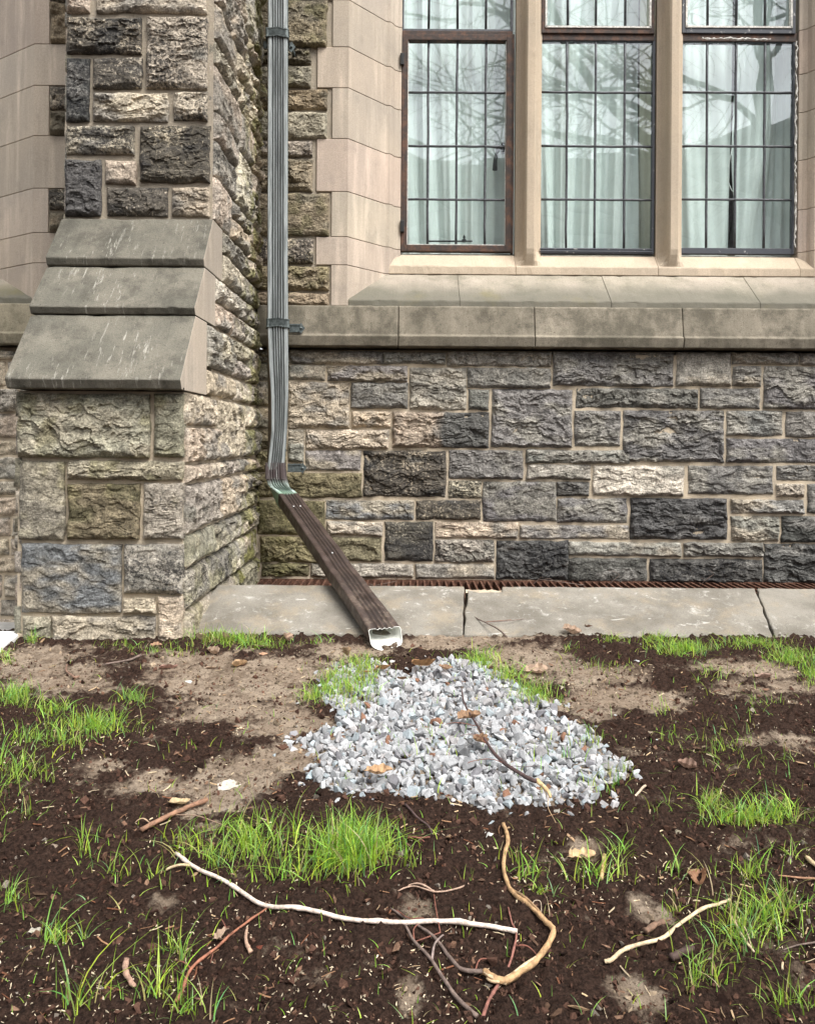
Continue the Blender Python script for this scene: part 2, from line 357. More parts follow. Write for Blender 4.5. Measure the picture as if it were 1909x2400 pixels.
C6 = [(60,757,425,840,'c'),(212,112,900,305,'g'),(920,112,1230,305,'m'),(1240,115,1620,180,'m'),(1628,120,2000,182,'m'),
 (1240,192,1403,308,'m'),(1420,195,2000,436,'g'),(342,320,1040,430,'g'),(1058,320,1395,435,'g'),
 (335,447,595,650,'g'),(613,447,1188,740,'g'),(1207,450,1525,590,'g'),(1547,455,2000,598,'g'),(1207,610,2000,745,'g'),
 (440,765,960,935,'w'),(985,765,1470,925,'g'),(1493,765,2000,850,'g'),(1490,867,1652,942,'c'),(1670,870,2000,1035,'k'),
 (233,858,417,935,'k'),(235,952,635,1088,'g'),(655,952,1210,1185,'k'),(1232,960,1648,1037,'m'),(1232,1055,1505,1195,'m'),(1522,1055,2000,1203,'k'),
 (300,1202,945,1280,'m'),(962,1207,1415,1285,'g'),(298,1295,748,1428,'k'),(765,1300,1410,1435,'k'),(1422,1212,2000,1442,'k')]
low = px_stones(C5, k5, 600, k5, 750) + px_stones(C6, k5, 1209, k5, 780)
def moss_low(p, wv):
    X, Z = p[..., 0], p[..., 2]
    m = sst(-.28, -.62, X + wv * .1) * sst(.62, .25, Z + wv * .15) * .75
    m = np.maximum(m, sst(-.6, -.7, X + wv * .04) * .55)
    return m * np.clip(.65 + wv, 0, 1), (.125, .115, .05)
zt = P(960, 826)[2]
def Zy_(y): return P(60, y, 0)[2]
bld = empty('stone_building', (0, 0, 0))
tag(bld, 'stone building with a stepped buttress, rubble base wall and tall leaded windows', 'building')
mb = MB(); rock(mb, FRW, low, .0042, amp=.74, moss=moss_low, inset=-.0030)
rock(mb, FRW, fill(2.085, -.06, 3.2, zt, 'gmkgc', 5), .012)
ml = MB(); rock(ml, FRW, fill(-3.3, -.42, -1.70, zt, 'tctmwt', 8, .07, .15), .006)
rock(ml, FRW, fill(-1.70, -.42, -1.262, zt, 'cmgt', 9, .06, .13), .006)
ml.build('lower_wall', M_ROCK, bld, smooth=True)
lw_o = mb.build('lower_wall', M_ROCK, bld, smooth=False)
lw_o['label'] = 'coursed rubble base wall of charcoal and tan stones'
mb = MB(); mb.box(-3.3, -.001, -.5, 3.2, .3, 1.062); mb.box(-3.3, .05, 1.062, 3.2, .3, 1.083, c=(.1,.1,.1)); mb.build('mortar', M_MORT, lw_o)  # set-back strip under the ledge, tinted dark for a shadow gap
ysL = [-200, -90, 103, 200, 318, 441, 545, 616, 702]; zsL = [Zy_(y) for y in ysL]; xsL = PXx(115, 0, 300)
STRIP = [((zsL[i + 1], (zsL[i] + zsL[i + 1]) / 2), 'n') for i in (1, 3, 5, 7)] + [(((zsL[i] + zsL[i + 1]) / 2, zsL[i]), 's') for i in (1, 3, 5, 7)]
# upper rubble panels between window dressings and buttress
k1 = 800 / 1715; k2 = 700 / 1677
U2 = [(228,0,640,265,'n'),(228,270,550,360,'n'),(228,370,550,490,'l'),(228,500,640,617,'n'),(228,627,640,780,'l'),(228,790,557,880,'c'),
 (228,890,557,1075,'n'),(228,1085,650,1325,'n'),(228,1337,563,1480,'s'),(228,1495,652,1630,'n'),(228,1643,652,1722,'n'),(228,-190,640,-10,'n'),(228,-330,560,-200,'l'),(228,-500,560,-340,'n'),(228,-760,640,-510,'n'),(228,-980,560,-770,'l'),(228,-1240,640,-990,'c'),(228,-1500,560,-1250,'n'),(228,-1800,640,-1510,'l'),(228,-2150,560,-1810,'n'),(228,-2500,640,-2160,'c')]
up = px_stones(U2, k2, 500, k2, 0)
def moss_up(p, wv): return sst(.1, .6, wv + .3 * np.sin(p[..., 2] * 5)) * .4, (.12, .115, .045)
mb = MB(); rock(mb, FRW, up, .0045, amp=.95, moss=moss_up)

for i in range(4):
    ml = MB()
    for zz_, ty_ in (STRIP[i], STRIP[i + 4]): rock(ml, FRW, [(xsL + .003, zz_[0] + .003, -1.262, zz_[1] - .003, ty_)], .005)
    ml.build('upper_wall', M_ROCK, bld, smooth=True)

ml = MB(); rock(ml, FRW, fill(2.55, 1.30, 3.2, 4.8, 'nlt', 14), .015); ml.build('upper_wall', M_ROCK, bld, smooth=True)
uw = mb.build('upper_wall', M_ROCK, bld, smooth=False)
uw['label'] = 'brown rubble panels beside the window dressings'
mb = MB(); mb.box(-1.797, .006, 1.28, -.293, .3, 4.9); mb.build('mortar', M_MORT, uw); mb = MB(); mb.box(2.234, .006, 1.28, 3.2, .3, 4.9); mb.build('mortar', M_MORT, uw)
# ---------------- string course (water table)
def Zy(y, Y, x=PX): return P(x, y, Y)[2]
ZS1, ZF, ZL = 1.287, Zy(788, -.075, 1150), Zy(812, -.082, 1150)
prof = [(.3, ZS1 - .004), (-.045, ZS1 - .004), (-.052, ZS1 - .010), (-.074, ZF + .006), (-.088, ZF - .002), (-.076, ZL), (-.055, ZL - .001), (-.05, ZL + .010), (-.03, ZL + .010), (-.025, ZL - .001), (.3, ZL - .001)]
mb = MB(); js = [-.716, P(933, 780, -.06)[0], P(1252, 780, -.06)[0], P(1599, 780, -.06)[0], 2.05, 2.7, 3.2]
for a, b in zip(js[:-1], js[1:]): mb.rprism(prof[::-1], a + .0015, b - .0015, c=np.array([1, 1, 1]) * random.uniform(.88, 1.08))
ml = MB()
for a, b in zip((-3.3, -2.4), (-2.4, -1.262)): ml.rprism(prof[::-1], a + .0015, b - .0015, c=(1.08, 1.08, 1.0))
ml.build('string_course', M_LEDGE, bld, bevel=.004, fixn=True)
o = mb.build('string_course', M_LEDGE, bld, bevel=.004, fixn=True); o['label'] = 'sloping weathered ledge course with a dark drip edge'
# ---------------- splayed window dressings
XJ = -.293; XR = 2.234; XL = -1.797
JP = [(0, -.004), (.174, .196), (.195, .200), (.207, .216), (.216, .236), (.234, .250), (.251, .256), (.251, .34)]
def jamb(mb, X0, dr, rows, ks=1.0):
    for za, zb, out in rows:
        xo = out
        poly = [(X0 + dr * t * ks, y) for t, y in JP] + [(xo, .34), (xo, -.004)]
        mb.prism(poly, za + .0012, zb - .0012, 'z', c=np.array([random.uniform(.98, 1.04), random.uniform(.98, 1.01), random.uniform(.97, 1.01)]) * random.uniform(.92, 1.08))
ys = [-1010, -880, -760, -640, -510, -390, -260, -140, 0, 110, 206, 325, 449, 555, 621, 716.5]
zs = [Zy(y, 0, 780) for y in ys]; xs_, xl_ = PXx(773, 0), PXx(737.5, 0)
mb = MB(); rows = []
for i in range(len(ys) - 1): rows.append((zs[i + 1], zs[i], xl_ if i % 2 == 1 else xs_))
rows = [(a, b, xs_ if i % 2 == 0 and i != 0 else xl_) for i, (a, b, c) in enumerate(rows)]
jamb(mb, XJ, 1, rows); MBR = mb; mb = MB(); jamb(mb, XR, -1, [(a, b, XR + (XJ - c)) for a, b, c in rows]); mb.build('window_surround', M_LIME, bld, bevel=.0025, fixn=True); mb = MB()
ys = [-1010, -880, -750, -620, -490, -350, -200, -90, 103, 200, 318, 441, 545, 616, 702]; zs = [Zy(y, 0, 60) for y in ys]
xsL, xlL = PXx(115, 0, 300), -1.262
jamb(mb, XL, -1, [(zs[i + 1], zs[i], xsL if i % 2 else xlL) for i in range(len(zs) - 1)], 1.75); mb.build('window_surround', M_LIME, bld, bevel=.0025, fixn=True); mb = MBR
sur = mb.build('window_surround', M_LIME, bld, bevel=.0025, fixn=True); sur['label'] = 'smooth pale limestone quoins splayed in to the window'
# sill slope + sill + mullions
mb = MB(); pf = [(.34, 1.4805), (.200, 1.4805), (.0, 1.318), (-.002, 1.312), (-.002, ZS1 - .003), (.34, ZS1 - .003)]
js = [XJ + .004, PXx(1074, .1, 670), PXx(1420, .1, 670), PXx(1760, .1, 670), XR - .004]
for a, b in zip(js[:-1], js[1:]): mb.rprism(pf, a + .0005, b - .0005, c=np.array([1, 1, 1]) * random.uniform(.93, 1.07))
ml = MB(); ml.rprism(pf, -3.3, XL - .004); ml.build('sill_slope', M_SLOPE, bld, bevel=.003, fixn=True)
o = mb.build('sill_slope', M_SLOPE, bld, bevel=.003, fixn=True); o['label'] = 'sloping lower sill streaked with grey and olive stain'
mb = MB(); ps = [(.34, 1.594), (.262, 1.594), (.202, 1.5275), (.1985, 1.522), (.1985, 1.4835), (.34, 1.4835)]
js = [XJ + .19, PXx(1208, .2, 620), PXx(1542, .2, 620), PXx(1874, .2, 620), XR - .19]
for a, b in zip(js[:-1], js[1:]): mb.rprism(ps, a + .0005, b - .0005, c=np.array([1, 1, 1]) * random.uniform(.96, 1.05))
ml = MB(); ml.rprism(ps, -3.3, XL - .32); ml.build('window_sill', M_SILL, bld, bevel=.003, fixn=True)
o = mb.build('window_sill', M_SILL, bld, bevel=.003, fixn=True)
MP = [(-.066, .30), (-.066, .262), (-.058, .257), (-.046, .246), (-.036, .228), (-.030, .205), (-.026, .182), (-.018, .172)]
MP = MP + [(-a, b) for a, b in MP[::-1]]
def mull(xc):
    m = MB(); n = len(MP); V = []
    def rect(a, b):
        if b > .26: return a, b
        k = min(1, (b - .172) / .06); return math.copysign(.018 + .048 * k, a), .206 - .0035 * (1 - k)
    for z, f_ in ((1.49, 1), (1.532, 1), (1.555, .62), (1.585, .2), (1.61, 0), (4.8, 0)):
        for a, b in MP:
            a2, b2 = rect(a, b); V.append((xc + a + (a2 - a) * f_, b + (b2 - b) * f_, z))
    q = [(r * n + i, r * n + i + 1, (r + 1) * n + i + 1, (r + 1) * n + i) for r in range(5) for i in range(n - 1)]
    m.add(V, q=q); o = m.build('mullion', M_SILL, bld, bevel=0, fixn=True); return o
for xc in (.607, 1.326): mull(xc)
# ---------------- windows
def mat_glass():
    m = NT('old_window_glass', .0); t = m.t
    tr = m.n('ShaderNodeBsdfTransparent'); tr.inputs[0].default_value = (.90, .97, .955, 1)
    gl = m.n('ShaderNodeBsdfGlossy'); gl.inputs['Roughness'].default_value = .003; gl.inputs[0].default_value = (.93, .97, 1, 1)
    b = m.n('ShaderNodeBump'); b.inputs['Strength'].default_value = .05; b.inputs['Distance'].default_value = .004
    m.put(b.inputs['Height'], m.noise(5, 1, .4)); m.t.links.new(b.outputs[0], gl.inputs['Normal'])
    ge = m.n('ShaderNodeNewGeometry'); vm = m.n('ShaderNodeVectorMath'); vm.operation = 'DOT_PRODUCT'
    t.links.new(ge.outputs['Incoming'], vm.inputs[0]); t.links.new(ge.outputs['Normal'], vm.inputs[1])
    f = m.math('ADD', m.math('MULTIPLY', m.math('POWER', m.math('SUBTRACT', 1.0, m.math('ABSOLUTE', vm.outputs['Value'])), 5.0), .8), .155); x = m.n('ShaderNodeMixShader'); m.put(x.inputs[0], f)
    t.links.new(tr.outputs[0], x.inputs[1]); t.links.new(gl.outputs[0], x.inputs[2]); t.links.new(x.outputs[0], t.nodes['Material Output'].inputs[0])
    return m.m
M_GLASS = mat_glass()
M_LEAD = simple('lead_came', (.075, .078, .085), .55, .5, .3, 60).m
_m = NT('rusty_steel_frame', .7); a = _m.ramp(_m.noise(22, 6, .7), .42, .68)
c = _m.mix(a, (.035, .022, .017), (.11, .05, .027)); pt = _m.ramp(_m.noise(40, 6, .75), .68, .72); _m.col(_m.mix(_m.math('MULTIPLY', pt, .8), c, (.5, .47, .4))); _m.bump(_m.noise(120, 5), .5, .003); M_RUST = _m.m
_m = NT('grey_painted_frame', .6); a = _m.ramp(_m.noise(30, 6, .7), .6, .68); _m.col(_m.mix(a, (.045, .05, .062), (.4, .4, .38))); M_FRAME = _m.m
M_PUTTY = simple('peeling_white_putty', (.62, .6, .56), .85, var=.3, scale=90, bump=.8).m
M_IRON = simple('black_iron', (.018, .018, .018), .5, .3).m
YG = .275
def window(x0, x1, y0, y1, vb, hb, frame, ft, label, mf=M_RUST, extra=None):
    """px rect of the glass; vb/hb lead bar px; ft = frame thickness (l, r, t, b) px"""
    X0, X1 = PXx(x0, YG, 400), PXx(x1, YG, 400); Z0, Z1 = Zy(y1, YG, (x0 + x1) / 2), Zy(y0, YG, (x0 + x1) / 2)
    s = (YG - CY) / F; l, r, t, b = [a * s for a in ft]
    W = empty('window', (X0, YG, Z0)); W.parent = bld; W['label'] = label
    def bl(m, nm, mt, **k):
        o = m.build(nm, mt, W, origin=None, **k); o.location = (-X0, -YG, -Z0); return o
    m = MB(); yf = YG - (.022 if max(ft) > 12 and ft[0] > 8 else .010); yb = YG + .02
    m.box(X0 - l, yf, Z0 - b, X0, yb, Z1 + t); m.box(X1, yf, Z0 - b, X1 + r, yb, Z1 + t)
    m.box(X0, yf + .0005, Z1, X1, yb, Z1 + t); m.box(X0, yf + .0005, Z0 - b, X1, yb, Z0)
    if ft[0] > 12:  # stepped outer frame
        for a, bb, c_, d in ((X0 - l - .012, Z0 - b - .006, X0 - l, Z1 + t + .006), (X1 + r, Z0 - b - .006, X1 + r + .012, Z1 + t + .006)):
            m.box(a, yf + .008, bb, c_, yb, d)
    bl(m, 'frame', mf, bevel=.002)
    xs = [X0] + [PXx(v, YG, 400) for v in vb] + [X1]; zs = [Z0] + sorted(Zy(h, YG, (x0 + x1) / 2) for h in hb) + [Z1]
    g = MB(); cm = MB()
    for i in range(len(xs) - 1):
        for j in range(len(zs) - 1):
            tx, tz = random.gauss(0, .0035), random.gauss(0, .0035)
            a, b_, c_, d = xs[i] + .001, xs[i + 1] - .001, zs[j] + .001, zs[j + 1] - .001
            f = lambda x, z: YG + tx * (x - (a + b_) / 2) + tz * (z - (c_ + d) / 2)
            g.add([(a, f(a, c_), c_), (b_, f(b_, c_), c_), (b_, f(b_, d), d), (a, f(a, d), d)], q=[(0, 1, 2, 3)])
    bl(g, 'glass', M_GLASS)
    for x in xs[1:-1]:
        zz = np.linspace(Z0, Z1, 12); cm.tube([(x + random.gauss(0, .0008), YG - .001, z) for z in zz], .0066, 8)
    for z in zs[1:-1]:
        xx = np.linspace(X0, X1, 10); cm.tube([(x, YG - .002, z + random.gauss(0, .0007)) for x in xx], .0062, 8)
        for x in xs[1:-1]: cm.tube([(x - .008, YG - .003, z), (x, YG - .004, z), (x + .008, YG - .003, z)], [.004, .0078, .004], 8)
    bl(cm, 'glazing_bars', M_LEAD, smooth=True)
    return W, bl, (X0, X1, Z0, Z1)
hb = (217, 343, 468)
W, bl, e = window(954, 1184, 98, 576, (1002, 1069, 1136.5), hb, 0, (14, 13, 14, 15), 'hinged lower casement in a rusty brown frame with a black crank handle')
m = MB(); m.tube([P(1176, 342, YG + .02), P(1166, 350, YG + .03), P(1163, 360, YG + .035), P(1160, 375, YG + .035), P(1159, 398, YG + .03)], [.011, .011, .008, .010, .013], 8)
p = P(1179, 347, YG + .015); m.box(p[0] - .012, p[1] - .012, p[2] - .025, p[0] + .012, p[1] + .012, p[2] + .025); bl(m, 'handle', M_IRON, smooth=True)
for y in (138, 530):
    m = MB(); p = P(942, y, YG - .03); m.box(p[0] - .010, p[1] - .008, p[2] - .030, p[0] + .010, p[1] + .012, p[2] + .030); bl(m, 'hinge', M_IRON, bevel=.003)
m = MB(); p0, p1 = P(1000, 565, YG + .03), P(1106, 565, YG + .03); m.tube([p0, p1], .004, 6)
p = P(1087, 565, YG + .03); m.tube([(p[0], p[1], p[2] - .004), (p[0], p[1], p[2] + .008), (p[0], p[1], p[2] + .012), (p[0], p[1], p[2] + .022), (p[0], p[1], p[2] + .034)], [.012, .012, .005, .007, .001], 8)
bl(m, 'stay', M_IRON)
m = MB(); yy = YG - .0225
x0, x1, z0, z1 = e
for a, b, c_, d in ((x0 - .001, z0, x0 + .004, z1), (x1 - .004, z0, x1 + .001, z1), (x0, z0 - .001, x1, z0 + .005)): m.box(a, YG - .012, b, c_, YG - .003, d)
bl(m, 'putty', M_PUTTY)
W, bl, e = window(1264, 1526, 98, 582, (1327, 1393.5, 1462), hb, 0, (3, 6, 13, 14), 'middle lower light, fixed leaded panes straight in the stone, grey bottom bar', M_FRAME)
m = MB()
for z in (e[2] - .010, e[2] - .022): m.tube([(e[0], YG - .024, z), (e[1], YG - .024, z)], .004, 6)
bl(m, 'bottom_rail', M_FRAME)
W, bl, e = window(1592.6, 1854, 100, 582, (1654.6, 1722, 1789.5), hb, 0, (3, 5, 13, 14), 'right lower light with flaking white putty down its right edge', M_FRAME)
m = MB(); zz = np.linspace(e[2], e[3], 60)
m.tube([(e[1] + .010 + random.gauss(0, .0025), YG - .024 + random.gauss(0, .002), z) for z in zz], [random.uniform(.001, .0065) for _ in zz], 6)
bl(m, 'putty', M_PUTTY)
m = MB(); xx = np.linspace(e[0] + .1, e[0] + .45, 30)
m.tube([(x, YG - .024 + random.gauss(0, .001), e[3] + .010 + random.gauss(0, .002)) for x in xx], [random.uniform(.001, .006) for _ in xx], 6); bl(m, 'flaking_paint', M_PUTTY)
for (x0, x1, vb, fr_, lb, pw) in ((944, 1193, (1002, 1069, 1136.5), M_LEAD, 'upper light above the hinged casement with a thin black bottom bar', 0),
                              (1274, 1519, (1327, 1393.5, 1462), M_RUST, 'upper light above the middle window in a brown frame lined with white putty', 1),
                              (1601, 1848, (1654.6, 1722, 1789.5), M_FRAME, 'upper light above the right window in a grey frame with peeling putty', 1)):
    W, bl, e = window(x0, x1, -910, 69, vb, (-56, -182, -308, -434, -560, -686, -800), 0, (4, 6, 5, 7) if not pw else (9, 9, 5, 13), lb, fr_)
    if pw:
        m = MB(); a, b, c_, d = e
        for q_ in ((a - .002, c_, a + .007, d), (b - .007, c_, b + .002, d), (a, c_ - .002, b, c_ + .007)): m.box(q_[0], YG - .026, q_[1], q_[2], YG - .003, q_[3])
        bl(m, 'putty', M_PUTTY)
# transom bars + head + left bay glazing
mb = MB()
for a, b in ((936, 1200), (1262, 1532), (1590, 1864)):
    mb.box(PXx(a, YG, 80), YG - .012, Zy(97, YG, 1400), PXx(b, YG, 80), YG + .03, Zy(76, YG, 1400))
mb.build('transom', M_RUST, bld, bevel=.003)
mb = MB(); mb.box(-3.3, -.01, 4.8, 3.2, .34, 5.4); mb.build('window_head', M_LIME, bld)
mb = MB(); mb.box(-.1, .345, 1.40, 2.1, .35, 1.62); mb.box(-.2, 2.4, .6, 2.2, 2.45, 5.0); mb.box(-.2, .36, .6, -.17, 2.4, 5.0); mb.box(2.17, .36, .6, 2.2, 2.4, 5.0); mb.box(-.2, .30, 4.98, 2.2, 2.45, 5.0); mb.box(-.2, .36, .58, 2.2, 2.45, .6)
mb.build('room_wall', simple('room_plaster', (.35, .33, .3), .9).m, bld)
mb = MB(); mb.box(-3.3, YG, 1.55, -2.2, YG + .01, 4.8); mb.build('glass', M_GLASS, bld)
mb = MB(); mb.box(-3.3, YG + .02, 1.3, -2.15, YG + .5, 4.85); mb.build('blind', simple('cream_blind', (.5, .48, .42), .9).m, bld)
# ---------------- curtains
_m = NT('sheer_curtain_cloth', .95); c_ = _m.mix(_m.ramp(_m.noise(5, 4), .3, .7), (.89, .93, .91), (.82, .865, .845)); _m.col(_m.mix(1.0, c_, _m.attr('Tint'), 'MULTIPLY'))
tb = _m.n('ShaderNodeBsdfTranslucent'); tb.inputs[0].default_value = (.5, .52, .5, 1); xs = _m.n('ShaderNodeMixShader'); xs.inputs[0].default_value = .08
_m.t.links.new(_m.b.outputs[0], xs.inputs[1]); _m.t.links.new(tb.outputs[0], xs.inputs[2]); _m.t.links.new(xs.outputs[0], _m.t.nodes['Material Output'].inputs[0]); M_CURT = _m.m
def curtain(px0, px1, seed, label, Y=.41, tint=(1, 1, 1), tight=1.0):
    X0, X1 = PXx(px0, Y, 400), PXx(px1, Y, 400); n = max(20, int((X1 - X0) / .003)); r = random.Random(seed)
    t = np.linspace(X0, X1, n); zz = np.linspace(1.45, 4.85, 24)
    tt, Z = np.meshgrid(t, zz)
    ph = vnoise(tt * 7 + seed, Z * .25, seed=seed) * 4 + vnoise(tt * 2.2, Z * .3 + seed, seed=seed + 1) * 6
    am = .017 + .018 * (vnoise(tt * 3.3 + 9, Z * .2, seed=seed + 2) * .5 + .5)
    yy = Y + np.sin(tt * 40 * tight + ph) * am + np.sin(tt * 141 + ph * 2) * am * .25
    v = np.stack([tt + 0, yy, Z], -1).reshape(-1, 3); ix = np.arange(len(zz) * n).reshape(len(zz), n)
    q = np.stack([ix[:-1, :-1], ix[:-1, 1:], ix[1:, 1:], ix[1:, :-1]], -1).reshape(-1, 4)
    m = MB().add(v, q=q, c=tint); o = m.build('curtain', M_CURT, None, smooth=True, origin=((X0 + X1) / 2, Y, 1.45))
    return tag(o, label, 'curtain', 'sheer curtains behind the windows')
curtain(925, 1212, 3, 'pale curtain in narrow folds behind the brown casement')
curtain(1252, 1496, 11, 'white curtain filling most of the middle window')
curtain(1500, 1565, 5, 'cream curtain strip at the right edge of the middle window', Y=.40, tint=(.92, .86, .74))
CORDP = curtain(1570, 1711, 7, 'white curtain left of the dark gap in the right window')
curtain(1719, 1905, 9, 'smooth pale curtain right of the dark gap in the right window', tight=.45)
m = MB(); m.tube([P(1718, 330, .37), P(1706, 390, .37), P(1704, 420, .37), P(1712, 442, .37), P(1719, 452, .37)], .002, 6)
o = m.build('cord', simple('white_cord', (.8, .8, .78)).m, CORDP); o.location = tuple(-a for a in CORDP.location)
# ---------------- buttress
XB0, XB1 = -1.27, -.72
but = empty('buttress', (0, 0, 0)); but.parent = bld; but['label'] = 'deep stepped stone buttress with three sloped grey slabs'
YU, YL = -.90, -1.26
UF = [(290,-60,455,66,'t'),(485,-60,1040,66,'t'),(298,88,715,272,'s'),(735,86,1045,447,'c'),(300,290,450,612,'k'),(467,290,715,447,'s'),(467,465,850,612,'t'),(870,462,1045,607,'s'),
 (303,630,675,778,'s'),(702,630,1055,918,'s'),(305,802,510,1088,'k'),(528,803,685,925,'t'),(535,942,848,1088,'s'),(862,942,1055,1088,'t')]
uf = px_stones(UF, k1, 0, k1, 0, YU)
uf = [(max(a, XB0 + .004), b, min(c, XB1 - .006), d, t) for a, b, c, d, t in uf]
FRU = ((0, YU, 0), (1,0,0), (0,0,1), (0,-1,0)); FRL = ((0, YL, 0), (1,0,0), (0,0,1), (0,-1,0)); FRS = ((XB1, 0, 0), (0,1,0), (0,0,1), (1,0,0)); FRX = ((XB0, 0, 0), (0,-1,0), (0,0,1), (-1,0,0))
mb = MB(); rock(mb, FRU, uf, .0036, amp=.62); rock(mb, FRU, fill(XB0, 2.37, XB1, 4.8, 'tcs', 3), .01)
mb.build('upper_front', M_ROCK, but, smooth=False)
LF = [(95,420,865,792,'l'),(882,420,1070,792,'l'),(110,805,375,1265,'l'),(388,805,1075,922,'l'),(388,938,805,1262,'o'),(820,936,1080,1262,'c'),
 (122,1283,700,1688,'b'),(712,1285,1085,1578,'c'),(705,1592,895,1688,'t'),(905,1585,1085,1900,'t'),(130,1700,290,1900,'l'),(300,1700,895,1900,'t')]
kk = 700 / 1715
lf = px_stones(LF, kk, 0, kk, 750, YL); lf = [(max(a, XB0 + .004), b, min(c, XB1 - .004), d, t) for a, b, c, d, t in lf]
def moss_lf(p, wv): return sst(.0, .5, wv) * .5 * sst(.2, .5, p[..., 2]), (.17, .155, .075)
mb = MB(); rock(mb, FRL, lf, .0034, amp=.62, moss=moss_lf); mb.build('lower_front', M_ROCK, but, smooth=False)
def moss_side(p, wv):
    Y, Z = p[..., 1], p[..., 2]
    m = sst(-.55, -.05, Y + wv * .25) * .6 + sst(.5, .1, Z + wv * .1) * .35
    return np.clip(m * 1.25, 0, .85) * np.clip(.5 + wv * 1.8, 0, 1), (.16, .155, .045)
mb = MB()
def sfill(rows, seed):
    r = random.Random(seed); out = []
    for z0, z1, y0, y1, ty in rows:
        u = y0
        while u < y1 - .02:
            wd = r.uniform(.22, .5)
            if u + wd > y1 - .14: wd = y1 - u
            if z1 - z0 > .16 and r.random() < .4:
                k = z0 + (z1 - z0) * r.uniform(.4, .6); out += [(u + .004, z0 + .004, u + wd - .004, k - .004, r.choice(ty)), (u + .004, k + .004, u + wd - .004, z1 - .004, r.choice(ty))]
            else: out.append((u + .004, z0 + .004, u + wd - .004, z1 - .004, r.choice(ty)))
            u += wd
    return out
zr = [-.3, -.05, .09, .225, .335, .50, .565, .80]
rows = [(a, b, YL + .004, -.004, 'tlctw') for a, b in zip(zr[:-1], zr[1:])]
rock(mb, FRS, sfill(rows, 4), .0045, amp=.85, moss=moss_side)
zr = [.803, .90, 1.06]; rock(mb, FRS, sfill([(a, b, -.995, -.004, 'tcwl') for a, b in zip(zr[:-1], zr[1:])], 6), .0045, amp=.85, moss=moss_side)
zr = [1.063, 1.16, 1.25]; rock(mb, FRS, sfill([(a, b, -.875, -.004, 'cwct') for a, b in zip(zr[:-1], zr[1:])], 8), .0045, amp=.85, moss=moss_side)
zr = [1.253, 1.36, 1.45]; rock(mb, FRS, sfill([(a, b, -.765, -.004, 'ccwt') for a, b in zip(zr[:-1], zr[1:])], 9), .0045, amp=.9, moss=moss_side)
zr = [1.453, 1.62, 1.86, 2.03, 2.26, 2.42, 2.7, 3.1, 3.4, 3.8, 4.3, 4.8]; rock(mb, FRS, sfill([(a, b, YU + .004, -.004, 'tctwt') for a, b in zip(zr[:-1], zr[1:])], 21), .0048, amp=.95, moss=moss_side)
mb.build('side_face', M_ROCK, but, smooth=False)['label'] = 'right flank of the buttress in rough mossy stones'
mb = MB(); rock(mb, FRX, fill(0, -.4, .9, 4.8, 'cmlt', 31), .014, amp=.3); rock(mb, FRX, fill(.9, -.4, 1.26, .8, 'lct', 33), .014, amp=.3)
mb.build('left_flank', M_ROCK, but, smooth=True)
mb = MB(); mb.box(XB0 + .006, YU + .006, -.5, XB1 - .006, .1, 4.82); mb.box(XB0 + .007, YL + .006, -.5, XB1 - .007, .09, .8); mb.build('core', M_MORT, but)
for pf, bk in (([(-.915, 1.452), (-1.045, 1.282), (-1.047, 1.278), (-1.036, 1.256), (-1.03, 1.2535)], -.765),
               ([(-1.032, 1.25), (-1.165, 1.091), (-1.167, 1.087), (-1.155, 1.067), (-1.15, 1.0655)], -.875),
               ([(-1.152, 1.062), (-1.328, .838), (-1.331, .833), (-1.315, .805), (-1.30, .803), (-1.298, .81), (-1.285, .81), (-1.283, .803)], -.995)):
    poly = pf + [(bk, pf[-1][1]), (bk, pf[0][1])]
    mb = MB(); mb.rprism(poly, XB0 - .003, XB1 + .003, c=np.array([1, 1, 1]) * random.uniform(.92, 1.08)); o = mb.build('coping_slab', M_COPE, but, bevel=.004, fixn=True)
    me = o.data; me.materials.append(M_LIME)
    for p_ in me.polygons:
        if abs(p_.normal.x) > .9: p_.material_index = 1
# ------------------------------------------------------------------ downspout
_m = NT('weathered_copper', .55, .25)
st = _m.noise(1, 6, .65, stretch=(120, 120, 5)); c_ = _m.mix(_m.ramp(st, .35, .65), (.15, .165, .165), (.38, .41, .41))
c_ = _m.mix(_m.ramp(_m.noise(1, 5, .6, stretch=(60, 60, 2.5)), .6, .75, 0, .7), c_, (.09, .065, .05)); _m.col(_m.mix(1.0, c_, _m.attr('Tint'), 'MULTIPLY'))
_m.bump(st, .15, .002); M_PIPE = _m.m
_m = NT('verdigris_elbow', .6, .2); zb = _m.math('ADD', xyz(_m, 2), _m.math('MULTIPLY', _m.noise(40, 4), .05))
c_ = _m.mix(_m.ramp(zb, .50, .46), (.085, .065, .065), (.30, .37, .34)); c_ = _m.mix(_m.ramp(zb, .445, .42), c_, (.23, .35, .26))
c_ = _m.mix(_m.ramp(_m.noise(1, 6, .65, stretch=(120, 120, 10)), .5, .7, 0, .5), c_, (.5, .52, .5)); _m.col(c_); M_ELB = _m.m
_m = NT('brown_aluminium', .42, .0); c_ = _m.mix(_m.ramp(_m.noise(14, 5, .6), .4, .65), (.045, .030, .025), (.070, .048, .040))
d_ = _m.ramp(_m.noise(120, 6, .8), .66, .72); d2 = _m.ramp(_m.noise(8, 4), .48, .6); c_ = _m.mix(_m.math('MULTIPLY', d_, _m.math('MULTIPLY', d2, .55)), c_, (.45, .42, .38)); _m.col(c_)
mud = _m.math('MULTIPLY', _m.ramp(_m.noise(26, 6, .75), .48, .62), _m.ramp(xyz(_m, 2), .20, .06)); _m.col(_m.mix(1.0, _m.mix(_m.math('MULTIPLY', mud, .55), c_, (.22, .17, .13)), _m.attr('Tint'), 'MULTIPLY'))
